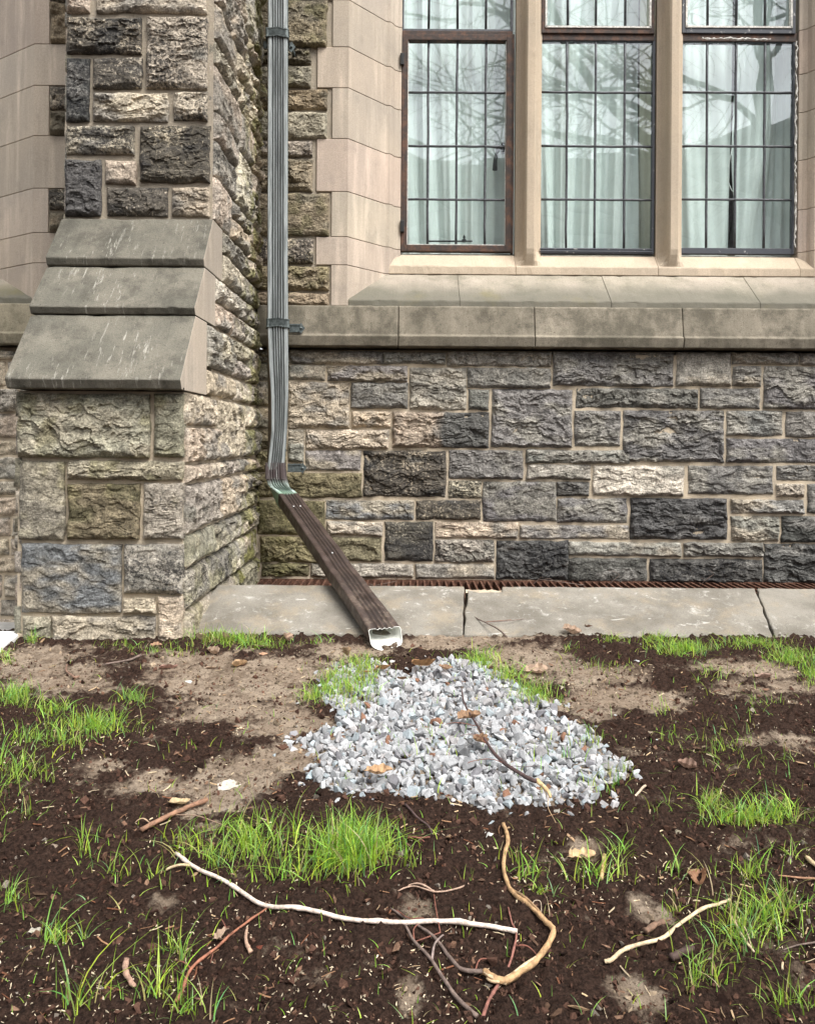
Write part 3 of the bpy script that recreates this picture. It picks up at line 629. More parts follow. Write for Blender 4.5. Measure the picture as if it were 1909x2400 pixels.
_m.put(_m.b.inputs['Roughness'], _m.ramp(_m.noise(30, 4), .3, .7, .36, .65)); _m.bump(_m.noise(11, 3), .5, .012); M_BROWN = _m.m
M_WHITE = simple('white_enamel', (.78, .79, .74), .45, var=.1, scale=60).m
def section(grooves=5, depth=.10, n=81, back_round=.25, span=.31):
    pts = []
    for i in range(n):   # front face with flutes
        a = -.5 + .08 + (i / (n - 1)) * .84; g = 0
        if abs(a) < span: g = depth * (.5 - .5 * math.cos((a + span) / (2 * span) * 2 * math.pi * grooves))
        pts.append((a, .5 - g))
    def arc(cx, cy, r, a0, a1, k=6): return [(cx + r * math.cos(R(a0 + (a1 - a0) * i / k)), cy + r * math.sin(R(a0 + (a1 - a0) * i / k))) for i in range(1, k)]
    r = .08; b = back_round
    pts += arc(.5 - r, .5 - r, r, 90, 0) + [(.5, .5 - r), (.5, .1), (.5, -.1), (.5, -.5 + b)] + arc(.5 - b, -.5 + b, b, 0, -90) + [(.5 - b, -.5), (0, -.5), (-.5 + b, -.5)]
    pts += arc(-.5 + b, -.5 + b, b, -90, -180) + [(-.5, -.5 + b), (-.5, -.1), (-.5, .1), (-.5, .5 - r)] + arc(-.5 + r, .5 - r, r, 180, 90)
    return pts
def loft(mb, secs, prof, flip=False, c=None):
    n = len(prof); V = []
    for ce, W_, N_, wd, dp in secs:
        ce, W_, N_ = Vector(ce), Vector(W_).normalized(), Vector(N_).normalized()
        for a, b in prof: V.append(ce + W_ * a * wd + N_ * b * dp)
    q = []
    for r in range(len(secs) - 1):
        for i in range(n):
            j = (i + 1) % n; f = (r * n + i, r * n + j, (r + 1) * n + j, (r + 1) * n + i); q.append(f[::-1] if flip else f)
    mb.add(V, q=q, c=c)
YP = -.185
def wn(th): t = R(th); return (math.cos(t), math.sin(t), 0), (math.sin(t), -math.cos(t), 0)
ds = empty('downspout', P(650, 1170, YP)); tag(ds, 'grey fluted copper downspout with a brown extension ending over the gravel', 'downspout')
def dbuild(m, nm, mt, **k):
    o = m.build(nm, mt, ds, **k); o.location = tuple(-a for a in ds.location); return o
SEC = section(); secs = []
for xp, yp, th, wd, dp in ((654, -1000, 4, .090, .075), (652, -260, 4, .090, .075), (651.5, 0, 5, .090, .075), (651, 300, 7, .091, .075), (650, 600, 9, .093, .076), (650, 770, 11, .094, .078), (650.5, 850, 15, .090, .078), (651, 930, 22, .082, .075), (649.5, 1010, 24, .076, .07), (647, 1070, 14, .077, .066), (646, 1100, 4, .079, .064)):
    W_, N_ = wn(th); secs.append((P(xp, yp, YP), W_, N_, wd, dp))
ss = []
for a, b in zip(secs[:-1], secs[1:]):
    for k in range(6):
        t = k / 6; ss.append(tuple(tuple(np.array(a[i]) * (1 - t) + np.array(b[i]) * t) for i in range(3)) + (a[3] * (1 - t) + b[3] * t, a[4] * (1 - t) + b[4] * t))
ss.append(secs[-1]); m = MB()
PT = np.array([[1.0, 1, 1] if b > .497 else ([.36, .36, .36] if (b < .43 and abs(a) < .4) else [.85, .85, .85]) for a, b in SEC])  # flutes tarnished and painted darker, so their groove shade shows
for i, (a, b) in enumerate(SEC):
    if a < -.47: PT[i] = (.34, .24, .19)  # unpolished brown left side, with its shade away from the light painted in
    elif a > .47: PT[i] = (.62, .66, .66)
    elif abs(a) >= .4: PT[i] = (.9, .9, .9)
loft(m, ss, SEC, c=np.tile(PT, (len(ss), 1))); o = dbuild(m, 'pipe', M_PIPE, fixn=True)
E0, E1 = Vector(P(647, 1100, YP)), Vector(P(905, 1497, -1.27))
ES = Vector(P(676, 1176, YP - .035)); T1 = (E1 - ES).normalized(); WX = T1.cross(Vector((0, 0, 1))).normalized() * -1
if WX.x < 0: WX = -WX
NX = WX.cross(T1); NX = -NX if NX.z < 0 else NX
m = MB(); es = []; c1 = E0 + Vector((0, 0, -.11)); c2 = ES - T1 * .03
for k in range(15):
    t = k / 14; p = (1 - t) ** 3 * E0 + 3 * (1 - t) ** 2 * t * (E0 + Vector((0, 0, -.08))) + 3 * (1 - t) * t * t * (ES - T1 * .07) + t ** 3 * ES
    tt = max(0, min(1, (t - .3) / .6)); W_ = Vector((1, 0, 0)).lerp(WX, tt); N_ = Vector((0, -1, 0)).lerp(NX, tt)
    bb = .0015 if k % 2 and k > 4 else 0
    es.append((p, W_, N_, .088 + bb * 2 - .002 * t, .071 + bb))
loft(m, es, SEC); dbuild(m, 'elbow', M_ELB, fixn=True)
m = MB(); loft(m, [(Vector(P(646, 1084, YP)), (1, 0, 0), (0, -1, 0), .087, .071), (Vector(P(647, 1122, YP)), (1, 0, 0), (0, -1, 0), .089, .073)], SEC); dbuild(m, 'collar', M_ELB, fixn=True)
M_RIV = simple('bare_metal', (.5, .5, .5), .4, .5).m
SX = section(4, .055, 61, .42, .30); XT = np.tile(np.array([[1., 1, 1] if b > .49 or abs(a) > .42 else [.55] * 3 for a, b in SX]), (24, 1)); m = MB(); L = (E1 - ES).length; xs = []  # groove shade painted in as a darker tint so the ribs show
for k in range(24):
    t = k / 23; wob = .002 * math.sin(k * 1.3)
    dn = .004 * math.exp(-((t - .62) / .05) ** 2)
    sh_ = max(0, (t - .86) / .14); NS = (NX - T1 * .95 * sh_)
    xs.append((ES - T1 * .01 + T1 * (L + .01) * t + NX * (wob * .4 - dn), WX, NS, .092 + .013 * t + .008 * sh_ + wob * .5, (.074 - .014 * t) * (1 - .12 * sh_) * NS.length))
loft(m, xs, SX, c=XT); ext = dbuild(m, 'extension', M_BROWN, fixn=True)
m = MB(); xi = [(a[0], a[1], a[2], a[3] - .0025, a[4] - .0025) for a in xs[12:]]; loft(m, xi, SX, flip=True)
n_ = len(SX); a0 = xs[-1]; a1 = xi[-1]
NE = a0[2].normalized()
v = [Vector(a0[0]) + WX * p[0] * a0[3] + NE * p[1] * a0[4] for p in SX] + [Vector(a1[0]) + WX * p[0] * a1[3] + NE * p[1] * a1[4] for p in SX]
m.add(v, q=[(i, (i + 1) % n_, n_ + (i + 1) % n_, n_ + i) for i in range(n_)]); dbuild(m, 'inner_lining', M_WHITE)
for t, s_ in ((.12, -.2), (.12, .1), (.52, .0)):
    m = MB(); p = ES + T1 * L * t + NX * .035 + WX * s_ * .1; m.tube([p, p + NX * .0025, p + NX * .004], [.004, .004, .002], 8); dbuild(m, 'rivet', M_RIV)
M_STRAP = simple('tarnished_strap', (.11, .13, .13), .5, .4, .4, 80).m
for (yp, xr, th, full) in ((86, 690, 5, 1), (760, 712, 11, 1), (1096, 718, 4, 0)):
    m = MB(); W_, N_ = wn(th); pc = Vector(P(650.5 if full else 648, yp, YP)); wd = .101 if full else .092
    if full:
        for dz, s_ in ((.017, 1.05), (.014, 1.0), (.010, .985), (-.010, .985), (-.014, 1.0), (-.017, 1.05)): pass
        prs = [(.020, 1.00), (.0195, 1.045), (.015, 1.045), (.0135, 1.01), (-.0135, 1.01), (-.015, 1.045), (-.0195, 1.045), (-.020, 1.00)]
        S2 = [(a, min(.5, b) if abs(a) > .42 else .5 + .0 * b) for a, b in SEC]
        V = []
        for dz, s_ in prs:
            for a, b in S2:
                k = .006 * max(0, 1 - abs(a) / .3) if b > .45 else 0
                q_ = pc + Vector(W_) * a * wd * s_ + Vector(N_) * (b * .084 * s_) + Vector((0, 0, dz + k)); V.append(q_)
        n_ = len(S2); m.add(V, q=[(r * n_ + i, r * n_ + (i + 1) % n_, (r + 1) * n_ + (i + 1) % n_, (r + 1) * n_ + i) for r in range(len(prs) - 1) for i in range(n_)])
    xa = pc.x + wd * .5 - .01; xb = PXx(xr, -.13, yp); y_ = -.094 if yp > 500 else -.10
    if yp > 1000: y_ = -.09; xb = PXx(xr, y_, yp)
    z_ = pc.z - .004; h = .020
    def arm(yo, hh, nar):
        pts = [(xa, z_ - hh), (xb - .022, z_ - hh), (xb - .018, z_ - hh * 1.3), (xb - nar, z_), (xb - .018, z_ + hh * 1.3), (xb - .022, z_ + hh), (xa, z_ + hh)]
        n = len(pts); v = [(x, y_ - yo, z) for x, z in pts] + [(x, y_ + .004, z) for x, z in pts]
        m.add(v, ng=[list(range(n)), list(range(2 * n - 1, n - 1, -1))] + [[i, n + i, n + (i + 1) % n, (i + 1) % n] for i in range(n)])
    arm(0, h, 0)
    m.box(xa, y_ - .003, z_ + h * .62, xb - .024, y_ + .001, z_ + h * .92); m.box(xa, y_ - .003, z_ - h * .92, xb - .024, y_ + .001, z_ - h * .62)
    pb = (xb - .018, y_, z_); m.tube([(pb[0], y_, z_), (pb[0], y_ - .005, z_), (pb[0], y_ - .008, z_)], [.006, .006, .002], 8)
    m.box(pb[0] - .006, y_ + .002, z_ - .006, pb[0] + .006, 0.02, z_ + .006)
    if yp < 500: m.box(pc.x - .075, -.12, z_ - .016, pc.x - .045, -.11, z_ + .016)
    dbuild(m, 'strap', M_STRAP, fixn=True)
# ------------------------------------------------------------------ ground
def gz(x, y):
    x = np.asarray(x, float); y = np.asarray(y, float)
    s = np.clip(-1.2 - y, 0, 3.0)
    base = -.1 * s - .004
    near = np.exp(-((x * .3) ** 2)) * 0 + 1
    h = base + .014 * fbm(x * 2.3, y * 2.3, seed=101, o=3) * np.clip(s * 3, .15, 1) + .006 * fbm(x * 11, y * 11, seed=105, o=3)
    # hollow scoured under the outlet, slight mound under the gravel
    h = h - .02 * np.exp(-(((x + .05) / .14) ** 2 + ((y + 1.28) / .07) ** 2))
    return h
def G(x, y):
    a, b = ray(x, y); s = (2.7 * b - CH - .004) / (.1 + b)
    for _ in range(4):
        d = 2.7 - s; z = float(gz(a * d, -1.2 - s)); s = 2.7 - (CH - z) / b
    d = 2.7 - s
    return (a * d, -1.2 - s, float(gz(a * d, -1.2 - s)))
def c7(x, y): return (x * .5598, 1400 + y * .5598)
def c8(x, y): return (949 + x * .5598, 1400 + y * .5598)
SAND = [(7,150,260,170,60,1),(7,250,370,200,45,1),(7,1000,330,380,80,1),(7,1000,480,250,60,.9),(7,1250,540,190,60,.9),(7,1200,690,110,55,1),(7,980,800,180,100,1),(7,620,780,130,50,.7),
 (7,450,720,130,30,.5),(7,700,1310,90,45,.6),(7,1450,235,200,28,1),(7,200,320,250,40,.8),(8,150,190,330,35,1),(8,450,260,200,60,.9),(8,750,350,230,60,.9),(8,950,430,230,60,.9),(8,1450,300,190,35,.8),(8,1530,400,250,40,.6),
 (8,1620,630,150,50,.7),(8,740,1060,100,40,.8),(8,980,1700,120,80,.8),(8,1030,1350,70,35,.6),(8,60,1300,60,45,.5),(8,20,1690,60,55,.8),(7,1100,420,300,70,.8),(8,600,480,250,50,.8),(8,560,300,200,60,.9)]
SANDG = []
for k, cx, cy, rx, ry, wt in SAND:
    f = c7 if k == 7 else c8; p = G(*f(cx, cy)); px_ = G(*f(cx + rx, cy)); py0 = G(*f(cx, cy - ry)); py1 = G(*f(cx, cy + ry))
    SANDG.append((p[0], (py0[1] + py1[1]) / 2, abs(px_[0] - p[0]) * 1.1, abs(py0[1] - py1[1]) / 2 + .01, wt))
GP = [(775,1600),(800,1575),(850,1560),(870,1552),(910,1575),(960,1592),(985,1565),(1010,1556),(1100,1558),(1150,1580),(1200,1605),(1250,1640),(1300,1665),(1300,1690),(1350,1705),(1405,1740),(1425,1778),(1478,1795),(1474,1825),(1415,1850),(1385,1895),(1330,1880),(1290,1900),(1240,1890),(1160,1912),(1100,1895),(1040,1880),(930,1870),(830,1868),(770,1862),(722,1825),(745,1795),(745,1775),(700,1755),(690,1745),(735,1730),(790,1705),(805,1680),(765,1655),(755,1630),(765,1612)]
gpoly = np.array([G(x, y)[:2] for x, y in GP])
def inside(x, y, poly):
    c = np.zeros(len(x), bool); n = len(poly); j = n - 1
    for i in range(n):
        xi, yi = poly[i]; xj, yj = poly[j]
        k = ((yi > y) != (yj > y)) & (x < (xj - xi) * (y - yi) / (yj - yi + 1e-12) + xi); c ^= k; j = i
    return c
def GRAVEL_BED(x, y):
    sh = np.shape(x); k = inside(np.ravel(x), np.ravel(y), gpoly).reshape(sh); return np.where(k, .72, -9.)
def sandm(x, y):
    m = np.zeros_like(np.asarray(x, float))
    for cx, cy, rx, ry, wt in SANDG:
        d = np.hypot((x - cx) / rx, (y - cy) / ry); m = np.maximum(m, wt * (1.15 - .75 * d))
    m = m + .78 * fbm(x * 10, y * 15, seed=120, o=6, g=.7) - .01
    return np.maximum(m, GRAVEL_BED(x, y))
def axis(a, b, res, far0, far1):
    core = np.arange(a, b, res); lo = []; hi = []; st = res; v = a
    while v > far0: st *= 1.35; v -= st; lo.append(max(v, far0))
    st = res; v = core[-1]
    while v < far1: st *= 1.35; v += st; hi.append(min(v, far1))
    return np.array(lo[::-1] + list(core) + hi)
gx = axis(-1.65, 1.7, .0058, -70, 70); gy = axis(-2.95, -1.19, .0058, -80, -1.19001); gy = np.unique(gy[gy <= -1.19]); gy = np.append(gy, -1.186)
xx, yy = np.meshgrid(gx, gy); zz = gz(xx, yy); sm = sandm(xx, yy)
inn = ((xx > -1.7) & (xx < 1.75) & (yy > -3.0))
cl1 = fbm(xx * 55, yy * 55, seed=130, o=3, g=.6); b1, b2, *_ = cells(xx * 70, yy * 70, seed=9)
zz = zz + inn * ((1 - sst(.3, .6, sm)) * (.012 * np.clip(cl1 + .2, -.3, 1) + .006 * (b2 - b1)) + sst(.3, .6, sm) * (.0065 * cl1 + .002 * (b2 - b1)) + .004)
zz[-1, :] -= .0; 
sv = np.stack([xx, yy, zz], -1).reshape(-1, 3); ix = np.arange(xx.size).reshape(xx.shape)
q = np.stack([ix[:-1, :-1], ix[:-1, 1:], ix[1:, 1:], ix[1:, :-1]], -1).reshape(-1, 4)
gm = NT('garden_soil', .95)
wt = gm.attr('Wt', 'Fac'); wv = gm.math('ADD', wt, gm.math('MULTIPLY', gm.math('SUBTRACT', gm.noise(60, 8, .8), .5), 1.0))
msk = gm.ramp(wv, .22, .64)
soil = gm.mix(gm.ramp(gm.noise(150, 5, .7), .35, .65), (.018, .010, .0072), (.062, .036, .026)); soil = gm.mix(gm.ramp(gm.noise(320, 3, .7), .66, .74), soil, (.16, .11, .08))
sand = gm.mix(gm.ramp(gm.noise(12, 5, .65), .35, .65), (.27, .205, .15), (.38, .305, .23)); sand = gm.mix(gm.ramp(gm.noise(16, 6, .7), .5, .62, 0, .6), sand, (.12, .085, .06)); sand = gm.mix(gm.ramp(gm.noise(110, 6, .75), .52, .62, 0, .8), sand, (.07, .045, .03)); sand = gm.mix(gm.ramp(gm.noise(160, 4, .7), .66, .72, 0, .6), sand, (.5, .45, .38))
gm.col(gm.mix(msk, soil, sand)); n1 = gm.bump(gm.noise(130, 7, .75), 1.0, .010)
MBg = MB().add(sv, q=q, w=np.clip(sm, -.3, 1).reshape(-1)); MBg.build('ground', gm.m, smooth=True, kind='structure')
# skirt of the soil bank and floor of the recess beside the wall
mb = MB(); mb.box(-70, -1.19, -.6, -1.28, -1.188, -.02); mb.box(-70, -1.187, -.6, -1.262, .1, -.235); mb.build('areaway_floor', simple('areaway_paving', (.42, .41, .39), .9, var=.2, scale=12).m, kind='structure')
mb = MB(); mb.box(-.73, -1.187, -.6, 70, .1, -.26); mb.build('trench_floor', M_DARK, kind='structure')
# ------------------------------------------------------------------ kerb slabs
def kz(y): return .004 + (y + 1.2) / .36 * .097
def kslab(poly, label, nm='kerb_slab'):
    cx = sum(p[0] for p in poly) / len(poly); m = MB(); n = len(poly)
    pts = []
    for i in range(n):
        a, b = poly[i], poly[(i + 1) % n]; L_ = math.dist(a, b); k = max(1, int(L_ / .03)); nx, ny = (b[1] - a[1]) / L_, -(b[0] - a[0]) / L_
        for j in range(k):
            t = j / k; jt = random.gauss(0, .0016) if j else 0
            pts.append((a[0] + (b[0] - a[0]) * t + nx * jt, a[1] + (b[1] - a[1]) * t + ny * jt))
    n = len(pts); v = [(x, y, kz(y)) for x, y in pts] + [(x, y, -.25) for x, y in pts]
    m.add(v, ng=[list(range(n)), list(range(2 * n - 1, n - 1, -1))] + [[i, n + i, n + (i + 1) % n, (i + 1) % n] for i in range(n)], c=np.array([1, 1, 1]) * random.uniform(.94, 1.05))
    o = m.build(nm, M_KERB, None, origin=(cx, -1.2, 0), bevel=.005, fixn=True); return tag(o, label, 'kerb slab', 'pale kerb slabs along the areaway')
yf, yb = -1.2, -.84
def fx(x): return PXx(x, yf, 1485)
def bx(x): return PXx(x, yb, 1378)
kslab([(XB1 + .005, yf), (fx(1085) - .003, yf), (bx(1089) - .003, yb), (XB1 + .005, yb)], 'pale kerb slab beside the buttress, crossed by the brown downspout extension')
kslab([(fx(1086) + .001, yf), (fx(1813) - .003, yf), (bx(1770) - .003, yb), (bx(1176), yb), (bx(1172), yb - .045), (bx(1120), yb - .05), (bx(1092) + .003, yb - .03)], 'long pale kerb slab with a broken back corner near the middle')
def bed(x, y): return .084 + .010 * float(fbm(np.array([x * 40]), np.array([y * 40]), seed=6)[0])
xs_b = np.linspace(bx(1090), bx(1176), 22); ys_b = np.linspace(yb - .055, yb + .004, 12); m = MB(); XXb, YYb = np.meshgrid(xs_b, ys_b)
m.add(np.stack([XXb, YYb, np.vectorize(bed)(XXb, YYb)], -1).reshape(-1, 3), q=[(j * 22 + i, j * 22 + i + 1, (j + 1) * 22 + i + 1, (j + 1) * 22 + i) for j in range(11) for i in range(21)])
m.add([(bx(1090), yb + .004, -.1), (bx(1176), yb + .004, -.1), (bx(1176), yb + .004, .075), (bx(1090), yb + .004, .075)], q=[(0, 1, 2, 3)])
KS = bpy.data.objects['kerb_slab.001']; o = m.build('bedding', M_MORT, KS, smooth=True); o.location = tuple(-a for a in KS.location)
kslab([(fx(1813) + .002, yf), (3.2, yf), (3.2, yb), (bx(1770) + .004, yb)], 'kerb slab past the diagonal joint beneath the right window')
m = MB(); p = [G(-70, 1494), G(50, 1492), G(44, 1500), G(2, 1534), G(-70, 1548)]; n = len(p)
m.add([(a, b, c_ + .02) for a, b, c_ in p] + [(a, b, c_ - .03) for a, b, c_ in p], ng=[list(range(n)), list(range(2 * n - 1, n - 1, -1))] + [[i, n + i, n + (i + 1) % n, (i + 1) % n] for i in range(n)])
tag(m.build('paving_slab', M_WHITE_SLAB, None, origin=p[2], bevel=.004, fixn=True), 'bright white paving corner left of the buttress foot', 'paving slab')
# soil filling the broken corner
# ------------------------------------------------------------------ grate
_m = NT('rusty_grate_iron', .85, .1); _m.col(_m.mix(_m.ramp(_m.noise(60, 5, .7), .4, .65), (.075, .038, .027), (.18, .095, .065))); _m.bump(_m.noise(150, 5), .6, .002); M_GR = _m.m
zg = CH - (1353 - PY + 6) * 3.9 / F
gr = empty('iron_grate', (1.0, -.4, zg)); tag(gr, 'rusty iron grate along the foot of the wall', 'grate')
m = MB(); x = XB1 + .03
while x < 3.2: m.box(x, -.78, zg - .03, x + .009, -.015, zg); x += .0335
o = m.build('bars', M_GR, gr); o.location = (-1.0, .4, -zg)
m = MB()
for y in (-.79, -.40, -.012): m.box(XB1 + .02, y, zg - .034, 3.2, y + .008, zg + .002)
o = m.build('rails', M_GR, gr); o.location = (-1.0, .4, -zg)
# ------------------------------------------------------------------ prototypes of small lumps
def hull(n, seed, sq=(1, 1, 1)):
    r = random.Random(seed); bm = bmesh.new()
    for _ in range(n):
        v = Vector((r.gauss(0, 1), r.gauss(0, 1), r.gauss(0, 1))).normalized() * r.uniform(.75, 1.1); bm.verts.new((v.x * sq[0], v.y * sq[1], v.z * sq[2]))
    bmesh.ops.convex_hull(bm, input=bm.verts); bmesh.ops.delete(bm, geom=[v for v in bm.verts if not v.link_faces], context='VERTS')
    bmesh.ops.triangulate(bm, faces=bm.faces); bm.verts.index_update(); bmesh.ops.recalc_face_normals(bm, faces=bm.faces)
    V = np.array([v.co[:] for v in bm.verts]); T_ = np.array([[v.index for v in f.verts] for f in bm.faces]); bm.free(); return V, T_
ROCKS = [hull(13, 100 + i, (1, random.uniform(.65, .95), random.uniform(.38, .72))) for i in range(16)]
CRUMB = [hull(8, 300 + i, (1, .85, .75)) for i in range(8)]; SEED = [hull(8, 400 + i, (1, .34, .26)) for i in range(4)]; CHIP = [hull(9, 500 + i, (1, .4, .18)) for i in range(5)]
def rotm(a, b, c):
    ca, sa, cb, sb, cc, sc_ = math.cos(a), math.sin(a), math.cos(b), math.sin(b), math.cos(c), math.sin(c)
    return np.array([[ca, -sa, 0], [sa, ca, 0], [0, 0, 1]]) @ np.array([[cb, 0, sb], [0, 1, 0], [-sb, 0, cb]]) @ np.array([[1, 0, 0], [0, cc, -sc_], [0, sc_, cc]])
def scatter(mb, pts, protos, size, cols, tilt=.5, lift=.3, flat=False):
    """pts (n,3); size (n,), cols (n,3)"""
    by = RNG.integers(0, len(protos), len(pts))
    for k, (V, T_) in enumerate(protos):
        ii = np.where(by == k)[0]
        if not len(ii): continue
        vs = []; 
        for i in ii:
            Rm = rotm(random.uniform(0, 6.28), random.gauss(0, tilt), random.gauss(0, tilt)); vs.append(V @ Rm.T * size[i] + pts[i] + (0, 0, size[i] * lift))
        vs = np.array(vs); nv = len(V)
        t = (T_[None] + (np.arange(len(ii)) * nv)[:, None, None]).reshape(-1, 3)
        mb.add(vs.reshape(-1, 3), t=t, c=np.repeat(cols[ii], nv, 0))
# ------------------------------------------------------------------ gravel
def darts(n, x0, y0, x1, y1, mind, test):
    pts = []; cell = {}; tries = RNG.random((n * 12, 2)) * (x1 - x0, y1 - y0) + (x0, y0); ok = test(tries[:, 0], tries[:, 1])
    for x, y in tries[ok]:
        k = (int(x / mind), int(y / mind)); bad = False
        for i in (-1, 0, 1):
            for j in (-1, 0, 1):
                for px, py in cell.get((k[0] + i, k[1] + j), ()):
                    if (px - x) ** 2 + (py - y) ** 2 < mind * mind: bad = True
        if bad: continue
        cell.setdefault(k, []).append((x, y)); pts.append((x, y))
        if len(pts) >= n: break
    return np.array(pts)
x0, y0 = gpoly.min(0); x1, y1 = gpoly.max(0)
gmb = MB()
def gcols(n):
    base = np.array([.385, .39, .40]) * RNG.uniform(.7, 1.22, (n, 1)); t = RNG.random(n)
    base[t < .12] *= (.84, .93, .96); base[(t > .12) & (t < .22)] *= (1.0, .95, .93); base[t > .9] *= .62; base[(t > .22) & (t < .27)] *= (.6, .58, .6)
    base[(t > .27) & (t < .285)] = (.22, .12, .08); return base
for lay, (mind, smin, smax, lift, n) in enumerate(((.0125, .0070, .0150, .55, 5200), (.0150, .0080, .0175, .75, 3400), (.032, .010, .022, .9, 500))):
    pt = darts(n, x0, y0, x1, y1, mind, lambda x, y: inside(x, y, gpoly))
    e_ = np.array([min(np.hypot(*(gpoly - p).T)) for p in pt]); 
    if lay: pt = pt[e_ > .012 * lay]
    sz = RNG.uniform(smin, smax, len(pt)); p3 = np.column_stack([pt, gz(pt[:, 0], pt[:, 1])]); scatter(gmb, p3, ROCKS, sz, gcols(len(pt)), .9, lift)
ed = []
for _ in range(260):   # loose stones around the rim
    p = gpoly[random.randrange(len(gpoly))]; q_ = p + RNG.normal(0, .024, 2); ed.append(q_)
ed = np.array(ed); ed = ed[(ed[:, 1] < -1.25)]
scatter(gmb, np.column_stack([ed, gz(ed[:, 0], ed[:, 1])]), ROCKS, RNG.uniform(.006, .015, len(ed)), gcols(len(ed)), .8, .3)
M_GRAV = mat_tint('crushed_limestone', .85, .16, 120, .5, 220)
o = gmb.build('gravel', M_GRAV); tag(o, 'patch of pale grey crushed stone below the downspout outlet', 'gravel', None, 'stuff')
# ------------------------------------------------------------------ soil crumbs, seeds, chips
def ground_pts(n, power=1.0):
    # more per square metre near the camera
    n = int(n * 1.3); y = -1.21 - 1.75 * RNG.random(n) ** power; d = y - CY; e = RNG.random(n) < .24
    x = (RNG.random(n) * 2 - 1) * (d * .52 + .05); x = np.where(e, np.sign(x) * (d * .52 + .05 + RNG.random(n) * .75), x); return x, y
cm_ = MB(); x, y = ground_pts(60000, .8); s_ = sandm(x, y); keep = (RNG.random(len(x)) < np.clip(1.25 - 1.5 * s_, .2, .9)) & ~inside(x, y, gpoly); x, y, s_ = x[keep], y[keep], s_[keep]
sz = np.clip(RNG.lognormal(-5.95, .55, len(x)), .001, .013); c = np.array([.042, .0225, .016]) * RNG.uniform(.3, 2.3, (len(x), 1)); c[s_ > .42] *= 1.5
t = RNG.random(len(x)); c[t < .04] = (.16, .09, .06); c[(t > .04) & (t < .075)] = (.2, .17, .14)
scatter(cm_, np.column_stack([x, y, gz(x, y) + .003]), CRUMB, sz, c, 1.2, .5)
M_CRUMB = mat_tint('soil_crumb', .95, .3, 200, .0)
tag(cm_.build('soil_crumbs', M_CRUMB), 'dark brown crumbly compost spread over the bed', 'soil', None, 'stuff')
cm_ = MB(); x, y = ground_pts(9500, .7); keep = (sandm(x, y) < .75) & (fbm(x * 4, y * 4, seed=8, o=3) + RNG.normal(0, .18, len(x)) > .02) & ~inside(x, y, gpoly); x, y = x[keep], y[keep]
c = np.array([.60, .50, .36]) * RNG.uniform(.6, 1.25, (len(x), 1)); scatter(cm_, np.column_stack([x, y, gz(x, y) + .008]), SEED, RNG.uniform(.0018, .0046, len(x)), c, .6, .3)
tag(cm_.build('grass_seed', M_CRUMB), 'scattered pale grass seed lying on the dark soil', 'seed', None, 'stuff')
cm_ = MB(); x, y = ground_pts(900, .8); keep = ~inside(x, y, gpoly); x, y = x[keep], y[keep]; c = np.array([.10, .06, .04]) * RNG.uniform(.4, 2.2, (len(x), 1)); c[::7] = (.3, .2, .12)
scatter(cm_, np.column_stack([x, y, gz(x, y) + .007]), CHIP, np.clip(RNG.lognormal(-5.0, .45, len(x)), .003, .018), c, .3, .2)
tag(cm_.build('wood_chips', M_CRUMB), 'small brown bark and wood chips in the compost', 'wood chips', None, 'stuff')
cm_ = MB(); x, y = ground_pts(15000, 1.0); k_ = (sandm(x, y) > .35) & ~inside(x, y, gpoly); x, y = x[k_], y[k_]
c = np.array([.26, .2, .14]) * RNG.uniform(.25, 1.5, (len(x), 1)); scatter(cm_, np.column_stack([x, y, gz(x, y) + .003]), CRUMB, np.clip(RNG.lognormal(-6.0, .6, len(x)), .001, .011), c, .8, .3)
tag(cm_.build('sandy_grit', M_CRUMB), 'tan grit and tiny clods on the bare sandy patches', 'grit', None, 'stuff')
cm_ = MB(); x, y = ground_pts(900, .8); z_ = gz(x, y)
for a, b, c_ in zip(x, y, z_):
    th = random.uniform(0, 3.14); l_ = random.uniform(.006, .026); cv = random.uniform(-.4, .4); up_ = random.uniform(0, .25)
    pp = [(a + math.cos(th + cv * k) * l_ * k, b + math.sin(th + cv * k) * l_ * k, c_ + .009 + up_ * l_ * k) for k in (-.5, 0, .5)]
    cm_.tube(pp, random.choice((.0006, .0009, .0014)), 4, c=np.array(random.choice(((.42, .3, .18), (.25, .14, .08), (.5, .4, .27), (.16, .07, .04)))) * random.uniform(.6, 1.2), cap=False)
tag(cm_.build('plant_litter', M_CRUMB), 'fine straw and rootlets strewn over the soil', 'plant litter', None, 'stuff')
